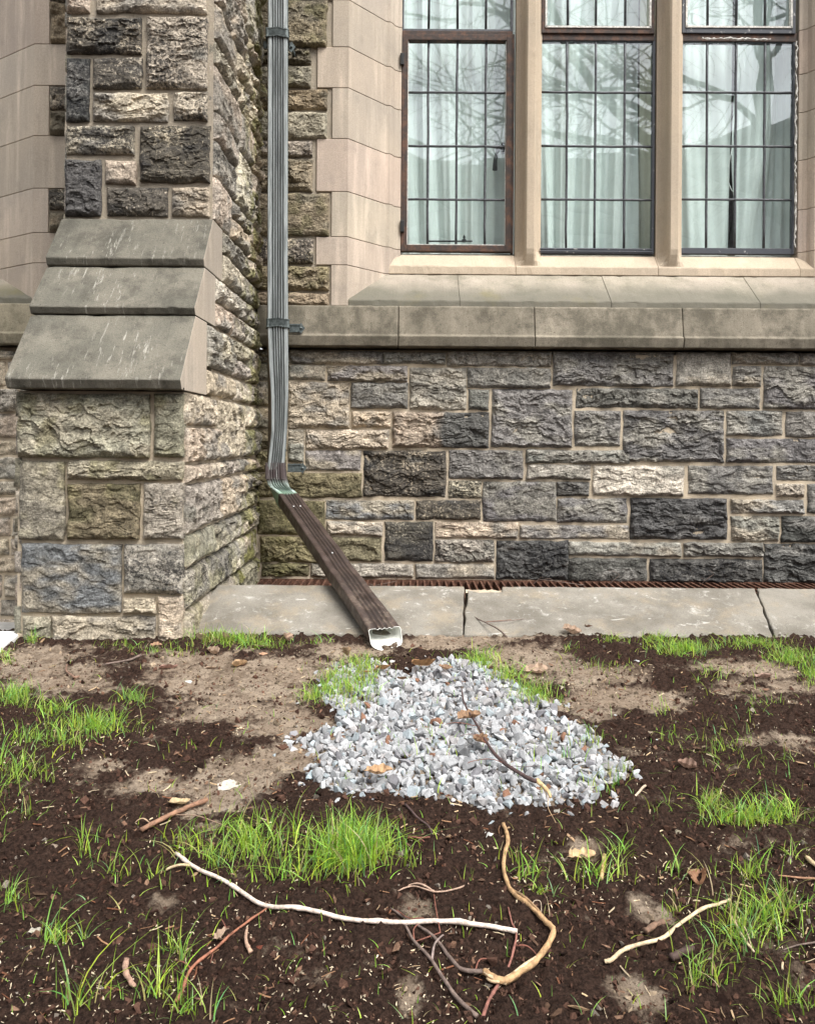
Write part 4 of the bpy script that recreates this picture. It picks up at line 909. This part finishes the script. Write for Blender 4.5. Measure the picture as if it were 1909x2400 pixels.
# ------------------------------------------------------------------ grass
GR = [ # crop, cx, cy, rx, ry, n, height, lean
 (7,130,195,45,14,130,.045),(7,500,222,120,18,150,.030),(7,700,232,150,26,200,.030),(7,1000,200,165,24,800,.045),(7,900,180,90,14,260,.045),(7,1330,200,60,16,70,.035),(7,1120,215,120,20,220,.035),
 (7,60,440,85,40,520,.048),(7,30,270,35,22,80,.04),(7,220,490,90,30,260,.04),(7,400,560,170,38,800,.048),(7,560,450,70,26,200,.045),(7,150,610,150,30,260,.045),(7,60,760,100,80,230,.05),(7,170,750,60,50,70,.045),(7,280,620,120,40,160,.045),
 (7,350,1080,80,80,60,.05),(7,120,920,50,25,26,.04),(7,50,1300,100,60,90,.045),(7,230,1460,55,28,80,.055),(7,360,1460,26,12,18,.045),(7,480,1170,80,40,26,.05),(7,650,1190,60,50,34,.05),(7,740,640,200,40,26,.03),
 (7,1040,1060,210,110,720,.052),(7,1450,1120,150,60,1000,.075),(7,1480,1060,120,60,420,.06),(7,1620,1080,110,80,200,.055),(7,1250,1190,260,50,230,.05),(7,760,1060,100,60,90,.05),(7,900,1130,120,50,110,.05),
 (7,740,1520,50,40,60,.05),(7,640,1690,150,70,80,.065),(7,320,1730,130,60,46,.07),(7,800,1770,120,40,60,.07),(7,980,1230,80,40,14,.045),(7,1260,1520,30,30,6,.06),
 (7,1320,430,70,34,480,.036),(7,1460,410,130,75,620,.036),(7,1530,330,100,60,300,.038),(7,1480,290,80,30,120,.04),(7,1400,350,80,50,200,.035),
 (8,320,280,90,42,700,.036),(8,440,350,90,44,420,.036),(8,550,430,110,52,640,.036),(8,800,300,160,40,130,.030),(8,870,190,80,16,130,.032),(8,690,230,60,30,60,.03),(8,1160,235,120,26,1300,.040),(8,1060,190,90,16,340,.036),(8,1450,210,150,20,900,.036),
 (8,1620,270,110,38,1000,.038),(8,1700,340,40,40,350,.036),(8,1290,320,90,50,110,.035),(8,1250,410,50,50,30,.03),(8,1500,470,120,50,100,.03),
 (8,1330,640,140,110,220,.042),(8,1280,890,60,50,180,.050),(8,1450,950,180,24,620,.048),(8,1560,930,80,30,130,.05),(8,1050,900,150,40,50,.045),(8,860,800,90,60,70,.045),(8,930,760,50,30,40,.04),(8,1100,600,90,60,40,.04),(8,1080,500,80,40,40,.035),(8,1540,700,130,80,60,.035),(8,780,620,60,60,40,.04),
 (8,800,1190,140,50,130,.055),(8,520,1190,80,30,50,.055),(8,560,1255,60,25,60,.03),(8,900,1090,60,40,40,.05),(8,1140,1170,60,40,26,.05),(8,1430,1180,80,40,90,.05),(8,1620,1110,90,60,50,.045),(8,1600,1300,110,60,110,.05),
 (8,1400,1430,210,120,380,.05),(8,1500,1370,150,80,170,.05),(8,1190,1640,70,60,50,.045),(8,1270,1600,130,80,90,.05),(8,1600,1730,150,70,110,.055),(8,440,1130,70,60,20,.05),(8,250,1210,60,20,10,.04),(8,30,1150,50,30,14,.04),(8,1120,1340,40,20,30,.04),(8,1700,950,30,20,10,.04),
 (8,650,700,200,80,40,.035),(8,100,600,200,150,30,.035),(8,180,1330,200,100,8,.03)]
bl_ = []
for k, cx, cy, rx, ry, n, h in GR:
    f = c7 if k == 7 else c8
    for _ in range(int(n * .58)):
        a = random.uniform(0, 6.283); r_ = abs(random.gauss(0, .62)) if random.random() < .5 else math.sqrt(random.random()) * (1 + random.gauss(0, .3)); xp, yp = f(cx + rx * r_ * math.cos(a), cy + ry * r_ * math.sin(a))
        yp = max(yp, 1497); bl_.append((xp, yp, h * random.choice((random.uniform(.3, .8), random.uniform(.6, 1.4))), math.sqrt(n / (rx * ry))))
for _ in range(26):
    cx_ = random.choice((random.uniform(-900, -60), random.uniform(1980, 2800))); cy_ = random.uniform(1530, 2380)
    for _k in range(90): bl_.append((random.gauss(cx_, 60), random.gauss(cy_, 22), random.uniform(.02, .06), .1))
for _ in range(900): bl_.append((random.uniform(-20, 1930), random.uniform(1520, 2420), random.uniform(.012, .035), .05))
a_ = np.array(bl_)
def Gv(x, y):
    a, b = x - PX, y - PY; a, b = (a * _c + b * _s) / F, (-a * _s + b * _c) / F; s = (2.7 * b - CH - .004) / (.1 + b)
    for _ in range(3): d = 2.7 - s; z = gz(a * d, -1.2 - s); s = 2.7 - (CH - z) / b
    d = 2.7 - s; return a * d, -1.2 - s, gz(a * d, -1.2 - s)
bxs, bys, bzs = Gv(a_[:, 0], a_[:, 1]); ok = bys < -1.205; bzs = bzs + np.where(inside(bxs, bys, gpoly), .016, 0); bxs, bys, bzs, hh, dn = bxs[ok], bys[ok], bzs[ok], a_[ok, 2], a_[ok, 3]
n = len(bxs); K = 6; az = RNG.uniform(0, 6.283, n); ln = np.abs(RNG.normal(.45, .4, n)) + .05; ln = np.where(RNG.random(n) < .12, ln + .8, ln)
wd = RNG.uniform(.0005, .00105, n) * (.8 + hh * 8); t = np.linspace(0, 1, K)
out = hh[:, None] * ln[:, None] * t[None] ** 2.0; zt_ = hh[:, None] * (t[None] - .33 * np.clip(ln, 0, 1.3)[:, None] * t[None] ** 3)
cxp = bxs[:, None] + np.cos(az)[:, None] * out; cyp = bys[:, None] + np.sin(az)[:, None] * out; czp = bzs[:, None] + zt_
fa = RNG.uniform(-.9, .9, n); wx, wy = np.cos(fa)[:, None], np.sin(fa)[:, None]; w_ = wd[:, None] * (1 - t[None] ** 2.2 * .92)
Lp = np.stack([cxp - wx * w_, cyp - wy * w_, czp], -1); Rp = np.stack([cxp + wx * w_, cyp + wy * w_, czp], -1)
V = np.stack([Lp, Rp], 2).reshape(-1, 3); b0 = (np.arange(n) * K * 2)[:, None, None]; kq = np.array([[2 * i, 2 * i + 1, 2 * i + 3, 2 * i + 2] for i in range(K - 1)])[None]
q = (b0 + kq).reshape(-1, 4); gcol = np.array([.33, .53, .055]) * RNG.uniform(.45, 1.35, (n, 1)) * np.stack([RNG.uniform(.75, 1.35, n), np.ones(n), RNG.uniform(.7, 2.0, n)], 1); tt = RNG.random(n); gcol[tt < .15] *= (.7, .85, 1.8); gcol[tt > .90] = (.45, .42, .15); gcol[tt > .97] = (.5, .4, .24)
cc = gcol[:, None, :] * (np.array([[1.35, 1.15, 1.4]]) * (1 - t[:, None]) ** 2 + np.array([[.92, 1, .9]]) * (1 - (1 - t[:, None]) ** 2))[None]; cc = np.repeat(cc[:, :, None, :], 2, 2).reshape(-1, 3)
M_GRASS = mat_tint('new_grass_blade', .45, .1, 50, 0, trans=.38)
tag(MB().add(V, q=q, c=cc).build('grass', M_GRASS, smooth=True), 'bright new grass sprouting in tufts across the dark soil', 'grass', None, 'stuff')
# ------------------------------------------------------------------ sticks and twigs
M_BARK = mat_tint('twig_bark', .75, .35, 90, .6, 160)
def lay(pts, f, lift=0., dens=1):
    ctrl = [np.array(G(*f(x, y))) for x, y in pts]; out = []
    for i in range(len(ctrl) - 1):
        p0 = ctrl[max(i - 1, 0)]; p1 = ctrl[i]; p2 = ctrl[i + 1]; p3 = ctrl[min(i + 2, len(ctrl) - 1)]; k = 5
        for j in range(k):
            t = j / k; out.append(.5 * (2 * p1 + (p2 - p0) * t + (2 * p0 - 5 * p1 + 4 * p2 - p3) * t * t + (3 * p1 - p0 - 3 * p2 + p3) * t ** 3))
    out.append(ctrl[-1]); out = np.array(out); return out
def stick(name, label, cat, main, r0, r1, col, branches=(), lift=.004, jit=.12, knots=0):
    f, pts = main; L_ = lay(pts, f); n = len(L_); rad = np.linspace(r0, r1, n)
    lf = lift + .003 * np.abs(np.sin(np.linspace(0, 3.1 * max(1, n / 18), n)))
    L_[:, 2] = gz(L_[:, 0], L_[:, 1]) + rad + lf + .005
    L_[1:-1, :2] += RNG.normal(0, max(r0 * .05, .0002), (n - 2, 2))
    if knots:
        for k in range(3, n - 2, max(4, n // knots)): rad[k] *= 1.28
    m = MB(); m.tube(L_, rad, 8, c=col, jit=jit); o = m.build(name, M_BARK, None, smooth=True, origin=tuple(L_[n // 2])); tag(o, label, cat)
    for pts2, a, b, c2 in branches:
        B = lay(pts2, f); k = len(B); rd = np.linspace(a, b, k); B[:, 2] = gz(B[:, 0], B[:, 1]) + rd + lift + .005 + .008 * np.sin(np.linspace(0, 3, k))
        d = np.hypot(*(L_[:, :2] - B[0, :2]).T); B[0] = L_[d.argmin()]
        m = MB(); m.tube(B, rd, 6, c=c2, jit=jit); bo = m.build('branch', M_BARK, o, smooth=True); bo.location = tuple(-np.array(o.location))
    return o
PALE = (.66, .54, .46); TAN = (.42, .26, .13); RED = (.20, .075, .05); DBR = (.075, .045, .042); GRB = (.16, .115, .095)
stick('stick', 'long smooth white stick with a short side shoot, lying across the bed', 'stick', (c7, [(735,1100),(800,1155),(900,1205),(1000,1260),(1110,1325),(1250,1340),(1400,1375),(1550,1390),(1715,1400),(1845,1398),(2045,1415),(2165,1435)]),   .0032, .0040, PALE,
      [([(800,1155),(750,1166),(695,1172)], .0025, .0022, (.55,.42,.26))], jit=.08, knots=5)
stick('bark_strip', 'bent strip of peeled tan bark ending in a frayed end', 'bark strip', (c8, [(410,975),(430,1050),(412,1150),(435,1250),(500,1310),(580,1390),(620,1440),(570,1530),(500,1600),(400,1655),(330,1610)]), .0034, .0052, TAN,
      [([(400,1650),(350,1640),(318,1598)], .0035, .001, (.6,.45,.28)), ([(430,1655),(360,1662),(340,1630)], .003, .001, (.55,.4,.24)), ([(570,1530),(480,1610),(400,1645)], .003, .002, (.6,.46,.3)), ([(435,1250),(520,1320),(600,1400)], .0025, .0012, (.30,.19,.10)), ([(560,1370),(535,1320),(565,1315),(570,1345)], .0007, .0005, (.5,.4,.3))], jit=.28)
stick('stick', 'pale cream stick lying on the soil at the grassy right side', 'stick', (c8, [(835,1560),(870,1553),(930,1510),(1070,1465),(1150,1400),(1260,1335),(1360,1300)]), .0032, .0026, (.58,.45,.29), jit=.14, knots=4)
stick('twig', 'dark reddish twig with a torn pale end lying over the gravel', 'twig', (c8, [(235,440),(250,520),(300,610),(350,700),(420,780),(520,850),(560,860)]), .0018, .0052, DBR,
      [([(545,850),(590,905),(608,925)], .0055, .003, (.6,.42,.22)), ([(300,610),(230,606),(170,600)], .0012, .0007, RED), ([(430,780),(350,765),(260,770)], .0011, .0006, RED), ([(420,780),(500,800),(560,780)], .0009, .0005, DBR), ([(600,920),(598,980),(630,1030)], .0008, .0005, (.5,.35,.2)), ([(350,700),(300,660),(230,650)], .0009, .0005, RED)], lift=.032)
stick('twig', 'grey forked twig running off the bottom edge beside the bark strip', 'twig', (c8, [(0,1400),(40,1480),(110,1560),(190,1680),(300,1795)]), .0020, .0032, GRB,
      [([(110,1560),(125,1500),(160,1445)], .0022, .0012, (.25,.19,.17)), ([(150,1450),(130,1360),(120,1270)], .0012, .0008, RED), ([(40,1480),(35,1440),(60,1400)], .0012, .0008, RED)])
stick('twig', 'brown twig reaching from the white stick to the frayed bark', 'twig', (c8, [(-60,1330),(40,1400),(120,1460),(190,1550),(250,1600),(330,1612)]), .0016, .0036, GRB,
      [([(290,1612),(310,1570),(350,1548)], .0014, .0008, RED), ([(-40,1335),(20,1390),(90,1375)], .001, .0006, RED)])
stick('twig', 'thin red twig crossing the end of the white stick', 'twig', (c8, [(430,1320),(445,1390),(465,1450),(440,1560),(400,1640),(350,1730),(325,1800)]), .0010, .0026, (.24,.10,.075),
      [([(465,1492),(510,1510),(550,1530)], .0014, .0008, RED)], knots=3)
stick('twig', 'reddish twig leaning down and left from the white stick', 'twig', (c7, [(1115,1330),(1000,1420),(900,1510),(800,1590),(760,1690),(735,1735)]), .0015, .0028, (.30,.12,.07),
      [([(800,1588),(760,1575),(735,1570)], .0012, .0008, RED), ([(960,1455),(930,1400),(915,1390)], .001, .0006, RED), ([(880,1530),(890,1545),(880,1565)], .001, .0006, RED)], knots=5)
stick('stick', 'short brown stick beside a small leaf at the left grass clump', 'stick', (c7, [(590,1005),(700,950),(780,915),(865,875)]), .0046, .0050, (.26,.14,.085), [([(700,935),(780,945),(850,960),(950,995),(1060,1040)], .0014, .0006, (.3,.2,.14)), ([(640,985),(600,965),(565,968)], .0015, .0008, (.4,.28,.18))], jit=.2)
stick('twig', 'fine grey twig lying across the kerb slab', 'twig', (c8, [(100,85),(220,100),(330,150),(400,190),(425,215)]), .0012, .0034, GRB, [([(330,150),(440,150),(525,132)], .0016, .0008, GRB), ([(215,98),(200,75),(190,70)], .0008, .0005, RED), ([(480,140),(450,115),(430,112)], .0008, .0005, RED)], lift=.028)
stick('twig', 'brown twig on the bare sandy ground before the buttress', 'twig', (c7, [(430,300),(520,288),(590,262)]), .0022, .0040, GRB)
stick('twig', 'dark curved twig by the lower left rim of the gravel', 'twig', (c8, [(0,890),(50,950),(100,990),(118,1035)]), .0022, .0014, DBR, [([(0,1040),(40,1045),(80,1050)], .0018, .0012, RED)])
stick('reed', 'pale dry reed in the right hand grass', 'reed', (c8, [(1370,1370),(1400,1440),(1460,1515)]), .0028, .0016, (.5,.38,.26), [([(1375,1380),(1420,1430),(1450,1500)], .0014, .0008, (.5,.38,.26))])
stick('straw', 'short upright tan straw among grass right of the bark strip', 'straw', (c8, [(832,1105),(828,1160),(820,1212)]), .0030, .0034, (.50,.33,.16))
stick('stick', 'stub of pale yellow stick entering at the right edge', 'stick', (c8, [(1680,1120),(1705,1148),(1760,1190)]), .004, .004, (.55,.42,.25))
stick('twig', 'thin tan twig entering at the right edge below the yellow stub', 'twig', (c8, [(1560,1190),(1640,1205),(1720,1212),(1790,1230)]), .0012, .0024, (.32,.17,.10))
stick('twig', 'grey twig near the lower right corner', 'twig', (c8, [(1580,1505),(1640,1492),(1720,1480),(1790,1470)]), .0010, .0018, GRB)
stick('bark_chip', 'brown bark piece above the pale cream stick', 'bark chip', (c8, [(1005,1438),(1040,1418),(1082,1393)]), .0050, .0040, (.17,.10,.065), jit=.3)
stick('bark_chip', 'dark bark piece below the pale cream stick', 'bark chip', (c8, [(1112,1553),(1160,1532),(1205,1508)]), .0058, .0045, (.06,.035,.028), jit=.3)
stick('wood_splinter', 'light splinter by the lower right rim of the gravel', 'splinter', (c8, [(955,862),(980,842),(1005,812)]), .0022, .0026, (.5,.38,.28))
stick('root', 'twisted tan rootlet under the reddish left twig', 'root', (c7, [(1035,1415),(1028,1460),(1035,1500),(1050,1522)]), .0020, .0036, (.42,.27,.19))
stick('bark_strip', 'curled dull pink bark sliver in the lower left grass', 'bark strip', (c7, [(528,1560),(525,1610),(545,1650),(562,1668)]), .0048, .0030, (.42,.26,.19), jit=.2)
stick('twig', 'pale forked twig above the white stick', 'twig', (c8, [(-30,1255),(40,1240),(120,1265),(200,1252),(265,1228)]), .0012, .0014, (.4,.27,.2), [([(120,1265),(60,1245),(10,1238)], .0022, .001, (.4,.27,.2))])
stick('twig', 'hooked brown twig on the sand at far left', 'twig', (c7, [(280,298),(278,330),(310,355),(330,350)]), .0022, .0030, (.22,.13,.09))
# dead twigs resting on the grate
for i, (pts, lb) in enumerate((([(1240,1378),(1262,1358),(1300,1362),(1370,1372)], 'tangled dead twig on the grate right of centre'), ([(1412,1382),(1430,1366),(1452,1348)], 'dead twig leaning on the dark wall above the grate'), ([(1632,1380),(1650,1362),(1672,1346)], 'last dead twig along the grate, towards the right window'), ([(850,1366),(880,1372),(930,1362)], 'dead twig on the grate right of the brown extension'))):
    A = [np.array(P(x, y, -.06 - .02 * k)) for k, (x, y) in enumerate(pts)]
    m = MB(); m.tube(A, np.linspace(.0022, .0012, len(A)), 6, c=GRB, jit=.1)
    for k in range(1, len(A)):
        e_ = A[k] + np.array([random.uniform(-.06, .06), -.02, random.uniform(.0, .04)]); m.tube([A[k], (A[k] + e_) / 2 + (0, 0, .006), e_], [.0014, .0011, .0006], 5, c=GRB)
    tag(m.build('twig', M_BARK, None, smooth=True, origin=tuple(A[1])), lb, 'twig', 'dead twigs caught on the grate')
# ------------------------------------------------------------------ leaves
M_LEAF = mat_tint('dry_oak_leaf', .7, .3, 70, .5, 140, trans=.25)
def leaf(pos, size, rz, col, label, lift=.006, curl=.5, tx=0., lob=1):
    r = random.Random(int(pos[0] * 7 + pos[1])); p = G(*pos); n = 41; ctr = []; L_ = []
    V = []; C = []; rows = 5
    for i in range(n):
        t = i / (n - 1); e = math.sin(math.pi * min(1, t * .97 + .02)) ** .7 * .36
        lobe = (.58 + .42 * abs(math.sin(t * math.pi * 3.6 + .4)) ** 1.0) if lob else 1.0
        if t < .08: e *= .15; lobe = 1
        for k in range(-3, 4):
            u = k / 3; y = u * e * lobe * (1 if k < 0 else .92 + .1 * math.sin(i))
            x = t - .5 + abs(u) * .07 * (lobe - .6)
            z = curl * (abs(u) ** 1.5 * e * .9) * (1 if lob else .6) + curl * .35 * (x * 1.4) ** 2 + .03 * math.sin(9 * x + 5 * y + pos[0])
            V.append((x, y, z)); C.append(np.array(col) * (1 + .25 * math.sin(i * .7 + k) * .4) * (1.15 if k == 0 else 1))
    q = [(i * 7 + k, i * 7 + k + 1, (i + 1) * 7 + k + 1, (i + 1) * 7 + k) for i in range(n - 1) for k in range(6)]
    V = np.array(V) * size; V = V @ rotm(rz, tx, r.uniform(-.3, .3)).T; V[:, 2] -= V[:, 2].min(); V = V + np.array(p) + (0, 0, lift)
    C = np.clip(np.array(C), 0, 1)
    tag(MB().add(V, q=q, c=C).build('leaf', M_LEAF, None, smooth=True, origin=tuple(np.array(p))), label, 'leaf', 'dry fallen leaves')
BR = (.29, .175, .10); PK = (.40, .285, .205); LT = (.50, .39, .26)
for a in [((*c8(262,570),), .068, .4, BR, 'broad brown oak leaf under the dark twig on the gravel', .036, .7), ((*c8(318,670),), .05, 2.2, BR, 'tan leaf half under the dark twig below the broad oak leaf', .034, .9),
 ((*c8(165,352),), .045, .1, BR, 'rounded brown leaf at the top centre of the gravel', .034, .9, .2, 0), ((*c8(70,340),), .075, .25, (.33,.18,.08), 'long curled brown leaf beside the rounded leaf on the gravel', .034, 1.3, .1, 0),
 ((*c7(1680,405),), .038, 1.2, BR, 'square brown leaf on the gravel left of centre', .038, .6, .4, 0), ((*c7(1600,352),), .048, .3, (.36,.2,.09), 'orange brown leaf in the grass at the top of the gravel', .034, .7), ((*c7(1535,365),), .03, .9, (.38,.21,.09), 'small orange leaf at the upper left of the gravel', .034, .5, .2, 0),
 ((*c7(1450,300),), .045, 1.5, (.3,.2,.12), 'upright brown leaf in the grass left of the gravel top', .034, 1.0, .9), ((*c7(1580,812),), .062, .05, (.5,.31,.17), 'flat tan leaf at the lower left edge of the gravel', .036, .6),
 ((*c8(1500,350),), .062, .3, (.36,.24,.19), 'lobed dull brown oak leaf on sand at the upper right', .006, .6), ((*c8(545,325),), .075, .2, PK, 'pinkish leaf on the sand right of the gravel top', .006, .7),
 ((*c8(690,165),), .07, .1, PK, 'pale pink leaf leaning on the kerb slab right of centre', .01, .9, .3), ((*c8(765,150),), .035, .8, (.16,.08,.05), 'small dark leaf on the ground beside the pale pink leaf', .012, 1.0, .5),
 ((*c8(1235,1215),), .048, 1.1, (.3,.16,.09), 'curled brown leaf next to the white stone wedge', .006, 1.4), ((*c8(735,1105),), .055, .1, (.6,.42,.24), 'ragged pale yellow leaf behind the short straw', .006, .5),
 ((*c8(1185,730),), .045, 2.6, (.3,.19,.14), 'crumpled brown leaf in soil right of the gravel', .006, 1.2), ((*c7(930,1450),), .034, .6, PK, 'small tan leaf touching the reddish left twig', .008, .8),
 ((*c7(835,195),), .04, 1.6, LT, 'upright cream leaf at the left end of the kerb grass', .01, 1.0, .9, 0), ((*c7(940,195),), .04, 1.3, PK, 'upright pink leaf in the kerb grass', .012, .9, .9, 0), ((*c7(1082,222),), .036, .3, PK, 'rounded pinkish leaf low in the kerb grass', .01, .6, .2, 0),
 ((*c7(1200,205),), .05, 1.4, (.55,.38,.28), 'spiky pale leaf at the right end of the kerb grass', .01, 1.1, .8), ((*c7(895,245),), .05, 2.6, PK, 'split pale leaf in front of the kerb grass', .006, 1.2), ((*c7(1000,296),), .05, .5, (.5,.34,.2), 'crumpled tan leaf on dark soil below the kerb grass', .006, 1.1),
 ((*c7(700,306),), .06, .2, (.42,.25,.2), 'flat brown leaf on sand before the buttress', .006, .5), ((*c7(880,306),), .035, .1, PK, 'small pink leaf between the flat leaf and the kerb grass', .006, .5), ((*c7(745,892),), .045, .2, (.58,.44,.26), 'small cream leaf lying beside the short brown stick', .012, .9, .1, 0),
 ((*c7(650,215),), .04, .2, (.4,.24,.15), 'small brown leaf close to the foot of the buttress', .006, .7), ((*c7(1100,248),), .03, .1, (.55,.32,.2), 'little orange pink leaf on soil below the rounded pinkish leaf', .006, .4, 0, 0)]:
    leaf(*a[:5], **dict(zip(('lift', 'curl', 'tx', 'lob'), a[5:])))
# ------------------------------------------------------------------ loose stones
M_PEB = mat_tint('loose_stone', .88, .2, 90, .7, 200)
W1 = (.62, .61, .58); GY = (.42, .42, .42); SN = (.40, .32, .22); CL = (.24, .19, .145)
for pos, rr_, col, fl, lb in [(c7(790,360),.017,W1,.5,'white stone on the sand left of the gravel'), (c7(710,392),.010,(.5,.5,.4),.6,'small greenish white stone left of the bigger white one'), (c7(1245,448),.011,GY,.45,'flat grey stone at the left edge of the gravel grass'),
 (c7(840,494),.010,W1,.4,'flat white chip on soil midway to the gravel'), (c7(1060,466),.009,GY,.3,'thin grey chip on the sand by the gravel'), (c7(1308,770),.023,(.42,.50,.53),.95,'upright bluish block at the lower left corner of the gravel'), (c7(1212,620),.021,(.47,.49,.50),.6,'grey stone at the leftmost tip of the gravel'),
 (c7(1390,860),.010,W1,.6,'small white stone under the lower left gravel rim'), (c7(960,790),.034,(.52,.47,.40),.25,'flat cream stone sunk in the sandy patch'), (c7(530,1222),.013,(.66,.67,.64),.35,'bright white flake left of the white stick'), (c7(226,832),.009,W1,.4,'white flake on soil at the left'),
 (c7(690,908),.009,(.64,.63,.64),.7,'white pebble beside the short brown stick'), (c7(150,1408),.016,(.46,.42,.35),.6,'cream stone behind the lower left tuft of grass'), (c7(95,1480),.022,(.03,.02,.017),.4,'flat dark brown chunk at the lower left'), (c7(1090,1485),.014,(.13,.04,.025),.8,'rust red bark nugget under the white stick'),
 (c7(222,1060),.021,CL,.7,'lumpy tan clod at the left'), (c7(265,1165),.024,CL,.5,'wide tan clod below the lumpy one'), (c7(345,1150),.013,(.17,.13,.10),.6,'small brown clod right of the wide tan clod'), (c7(1640,278),.014,W1,.8,'white stone at the top left of the gravel'), (c7(1012,552),.015,(.55,.45,.30),.5,'yellowish stone on soil left of the gravel'),
 (c8(965,277),.014,(.5,.5,.5),.8,'round grey stone among the upper right sprouts'), (c8(1278,402),.012,W1,.7,'white stone on soil at the upper right'), (c8(1050,602),.010,(.62,.64,.64),.7,'bright pebble right of the gravel'), (c8(640,910),.015,(.34,.32,.28),.7,'rounded grey brown stone at the lower rim of the gravel'),
 (c8(350,1005),.013,(.55,.54,.52),.7,'pale stone above the peeled bark strip'), (c8(1310,1197),.014,(.70,.68,.68),.4,'white wedge of stone beside the curled brown leaf'), (c8(1330,925),.010,(.66,.64,.58),.8,'white stone in the dense right tuft'), (c8(725,460),.009,GY,.6,'grey stone just off the right side of the gravel'),
 (c8(880,497),.009,GY,.5,'grey stone farthest right on the sand'), (c8(645,392),.023,(.50,.44,.34),.5,'smooth tan stone at the upper right rim of the gravel'), (c8(1035,567),.022,(.36,.30,.22),.25,'flat tan stone above the bright pebble'), (c8(1145,992),.014,(.26,.23,.17),.6,'olive clod under the dense right tuft'),
 (c8(730,1578),.006,(.5,.52,.54),.8,'tiny grey pebble left of the pale cream stick'), (c8(985,202),.006,W1,.7,'tiny white stone near the kerb'), (c8(1450,1590 - 1),.014,CL,.6,'tan clod in the lower right grass'), (c8(80,256),.010,GY,.8,'grey stone standing at the top edge of the gravel'), (c8(137,205),.007,GY,.6,'small grey pebble between the gravel and the kerb')]:
    p = G(*pos); V, T_ = ROCKS[random.randrange(16)]; V = V @ rotm(random.uniform(0, 6.28), .1, .1).T * (1, 1, fl) * rr_; V = V + np.array(p) + (0, 0, rr_ * fl * .45)
    dark = sum(col) < .9 and col != SN
    m = MB(); m.add(V, t=T_, c=col); nm = 'clod' if 'clod' in lb else ('bark_nugget' if 'nugget' in lb or 'chunk' in lb else 'stone')
    o = m.build(nm, M_PEB, None, smooth=False, origin=p); tag(o, lb, nm.replace('_', ' '), 'loose stones and clods')
    sb = o.modifiers.new('s', 'SUBSURF'); sb.levels = sb.render_levels = 2; sb.subdivision_type = 'SIMPLE' if nm != 'clod' else 'CATMULL_CLARK'
    tx_ = bpy.data.textures.get('lump') or bpy.data.textures.new('lump', 'CLOUDS'); tx_.noise_scale = .008
    dd = o.modifiers.new('d', 'DISPLACE'); dd.texture = tx_; dd.strength = rr_ * .35; dd.mid_level = .5
# ------------------------------------------------------------------ what the glass reflects: bare tree and a building across the lawn
def bare_tree(base, label):
    r = random.Random(5); tr = empty('bare_tree', base); tag(tr, label, 'tree'); tm = MB(); bm_ = MB()
    M_T = simple('grey_bark', (.14, .135, .13), .9, var=.4, scale=12, bump=.8).m
    tm.tube([(0, 0, -.3), (.1, 0, 1.5), (0, .1, 3.2), (-.2, 0, 4.6), (-.3, .1, 5.6)], [.5, .42, .38, .34, .28], 12, jit=.05)
    cnt = [0]
    def br(p, d, L_, rad, dep):
        if cnt[0] > 5200 or rad < .004: return
        cnt[0] += 1; n = 6; pts = [np.array(p)]; dd = np.array(d, float)
        for i in range(n):
            dd = dd + np.array([r.gauss(0, .16), r.gauss(0, .16), r.gauss(0, .14) + (.02 if dep < 3 else -.03)]); dd /= np.linalg.norm(dd); pts.append(pts[-1] + dd * L_ / n)
        rr2 = np.linspace(rad, rad * .55, n + 1); bm_.tube(pts, rr2, 7 if dep < 2 else 4, cap=False)
        k = 3 if dep < 2 else (3 if dep < 5 else 2)
        for j in range(k + (1 if dep < 3 else 0)):
            i = min(n, 2 + j + r.randint(0, 1)); a = dd * .7 + np.array([r.gauss(0, .55), r.gauss(0, .5), r.gauss(0, .45)]); a /= np.linalg.norm(a)
            br(pts[i], a, L_ * r.uniform(.5, .75), rr2[i] * r.uniform(.45, .68), dep + 1)
        br(pts[-1], dd, L_ * .7, rr2[-1], dep + 1)
    for d, L_, rd, z in (((-1, .12, .22), 5.2, .21, 4.6), ((-.9, .3, .5), 5.0, .19, 5.3), ((-.7, -.3, .75), 4.6, .17, 5.5), ((1, .1, .35), 4.5, .18, 5.0), ((.2, .8, .8), 4, .16, 5.5), ((-1, -.1, .02), 4.2, .14, 4.0), ((.1, -.4, 1), 4, .18, 5.5)):
        br((-.2, 0, z), d, L_, rd, 0)
    tm.build('trunk', M_T, tr, smooth=True); bm_.build('crown', M_T, tr, smooth=True); return tr
bare_tree((8.6, -12.5, -.3), 'large bare tree mirrored in the window panes')
mb = MB(); M_BK = simple('far_brick', (.30, .29, .28), .9, var=.2, scale=3, bump=0).m
ob = empty('hall', (3, -30, -.3)); tag(ob, 'dark gabled hall mirrored low in the window panes', 'building')
mb.box(-16, -6, 0, 22, 0, 13.0); mb.build('wall', M_BK, ob)
for x in (-7, 13):
    mb = MB(); mb.prism([(x - 4.5, 13.0), (x + 4.5, 13.0), (x, 14.9)], -6, .1, 'z'); mb.v[0] = mb.v[0][:, [0, 2, 1]]; mb.build('gable', M_BK, ob, fixn=True)
mb = MB()
for x in range(-14, 21, 3):
    for z in (1.2, 4.2, 7.2): mb.box(x, .0, z, x + 1.1, .06, z + 1.9)
mb.build('windows', simple('far_window', (.05, .06, .07), .2).m, ob)
